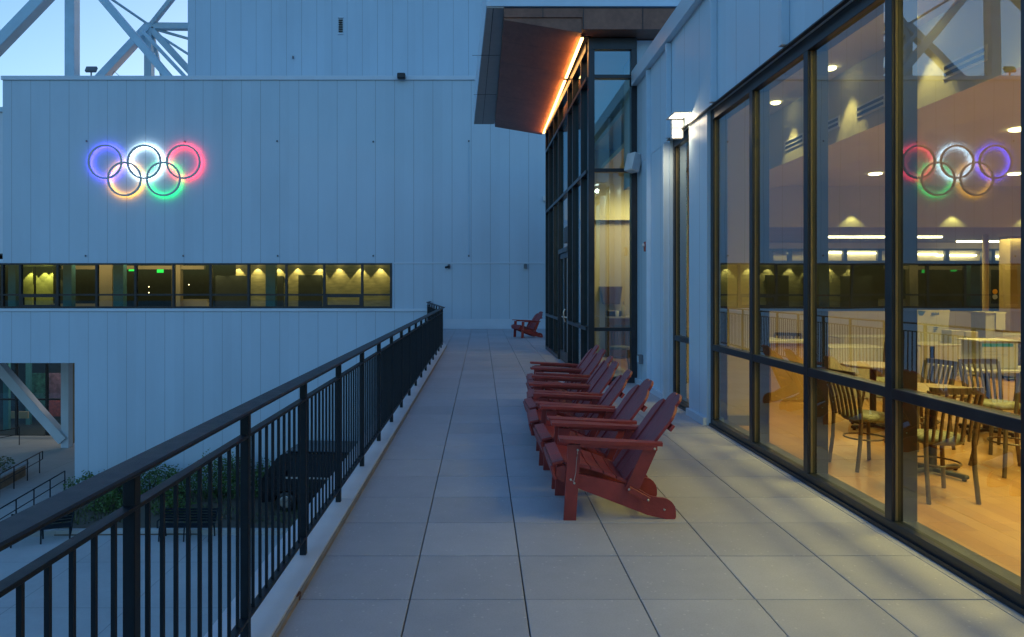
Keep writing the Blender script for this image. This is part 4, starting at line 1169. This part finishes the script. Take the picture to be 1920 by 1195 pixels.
def bench(x, y, rz, label):
    b = thing('bench', label, 'bench', (x, y, GZ), 'black slatted benches at the edge of the plaza', R(rz))
    st = MB()
    for k in range(5): st.box(-.85, .85, -.22+k*.095, -.22+k*.095+.075, .43, .455, .004)
    st.build('seat', M['rail'], b, world=False)
    bk2 = MB()
    for k in range(5):
        bk2.bar((-.85, .26+.022*k, .52+.085*k), (.85, .26+.022*k, .52+.085*k), .02, .07, up=(0, -.25, 1))
    bk2.build('backrest', M['rail'], b, world=False)
    for s in (-1, 0, 1):
        MB().tube([(s*.8, -.25, 0), (s*.8, -.2, .42), (s*.8, .22, .42), (s*.8, .28, 0)], .025, 8).build('leg', M['rail'], b, world=False)
        if s: MB().tube([(s*.86, -.22, .42), (s*.86, -.22, .64), (s*.86, .25, .66), (s*.86, .36, .9)], .022, 8).build('armrest', M['rail'], b, world=False)
    return b
bench(-9.55, 22.95, 0, 'black bench seen through the balusters in the middle of the railing')
bench(-14.1, 22.7, 25, 'black bench turned sideways, half hidden under the top rail at left')

# ------------------------------------------------------------------ van
def van():
    v = thing('van', 'tall black van parked beside the white wall, seen through the railing', 'van', (-5.35, 26.4, GZ+.04), rz=R(-5))
    blk = simple('black_car_paint', (.010, .011, .013), .25, .2, var=.2)
    L2, W_ = 2.55, .98
    side = [(-L2, .35), (-L2, 1.15), (-L2+.12, 1.35), (-L2+.62, 2.0), (-L2+.85, 2.12), (L2-.15, 2.15), (L2, 1.95), (L2, .35)]
    # body with wheel arches cut as an outline
    def arch(cx): return [(cx+.42*math.cos(R(a)), .36+.42*math.sin(R(a))) for a in range(0, 181, 20)]
    poly = side[:-1]+[(L2, .32)]+arch(1.55)+arch(-1.65)+[(-L2, .32)]
    MB().prism(poly, -W_, W_).build('body', blk, v, world=False)
    rf_ = MB().box(-L2+.9, L2-.2, -W_+.08, W_-.08, 2.16, 2.20, .02); rf_.build('roof', simple('dark_roof_panel', (.03, .04, .05), .3), v, world=False)
    gl = simple('dark_window_glass', (.01, .012, .015), .12)
    for (a, b) in ((-1.75, -.9), (-.8, .7), (.8, 2.3)):
        sl_ = .35 if a < -1.5 else 0
        MB().prism([(a, 1.32), (b, 1.32), (b, 1.9), (a+sl_, 1.9)], -W_-.008, -W_-.001).build('side_window', gl, v, world=False)
    MB().box(-1.7, 2.3, -W_-.02, -W_-.001, 1.22, 1.28).build('trim_strip', M['bolt'], v, world=False)
    for cx in (1.55, -1.65):
        for s in (-1, 1):
            wh = MB().lathe([(.22, -.11*1), (.34, -.11), (.36, -.08), (.36, .08), (.34, .11), (.22, .11)], (cx, s*(W_-.13), .36), 24, 'y').build('wheel', M['black_plastic'], v, world=False)
            rr = MB().lathe([(.21, 0), (.225, s*.015), (.20, s*.02)], (cx, s*(W_-.02), .36), 20, 'y')
            for k in range(5):
                a = 2*math.pi*k/5; rr.bar((cx, s*(W_), .36), (cx+.2*math.cos(a), s*W_, .36+.2*math.sin(a)), .02, .05, up=(-math.sin(a), 0, math.cos(a)))
            rr.build('rim', M['bolt'], wh, world=False)
    MB().box(-L2-.03, -L2+.02, -.75, -.45, .75, .95, .01).box(-L2-.03, -L2+.02, .45, .75, .75, .95, .01).build('headlight', M['bolt'], v, world=False)
    MB().box(-L2-.08, -L2+.05, -W_+.02, W_-.02, .35, .55, .03).build('bumper', M['black_plastic'], v, world=False)
    MB().box(-1.72, -1.6, -W_-.2, -W_, 1.3, 1.5, .02).build('mirror', blk, v, world=False)
van()

# small bug-like dead leaf on the ledge edge
top(MB().add([(-.960, 3.70, .0), (-.953, 3.73, .004), (-.957, 3.765, .03), (-.964, 3.74, .045), (-.968, 3.705, .035), (-.956, 3.72, .022)], [(0, 1, 5), (1, 2, 5), (2, 3, 5), (3, 4, 5), (4, 0, 5)]), 'dry_leaf', simple('dry_leaf', (.12, .045, .02), .7, var=.4, scale=60), 'small dry brown leaf caught at the ledge beside the pavers', 'leaf')
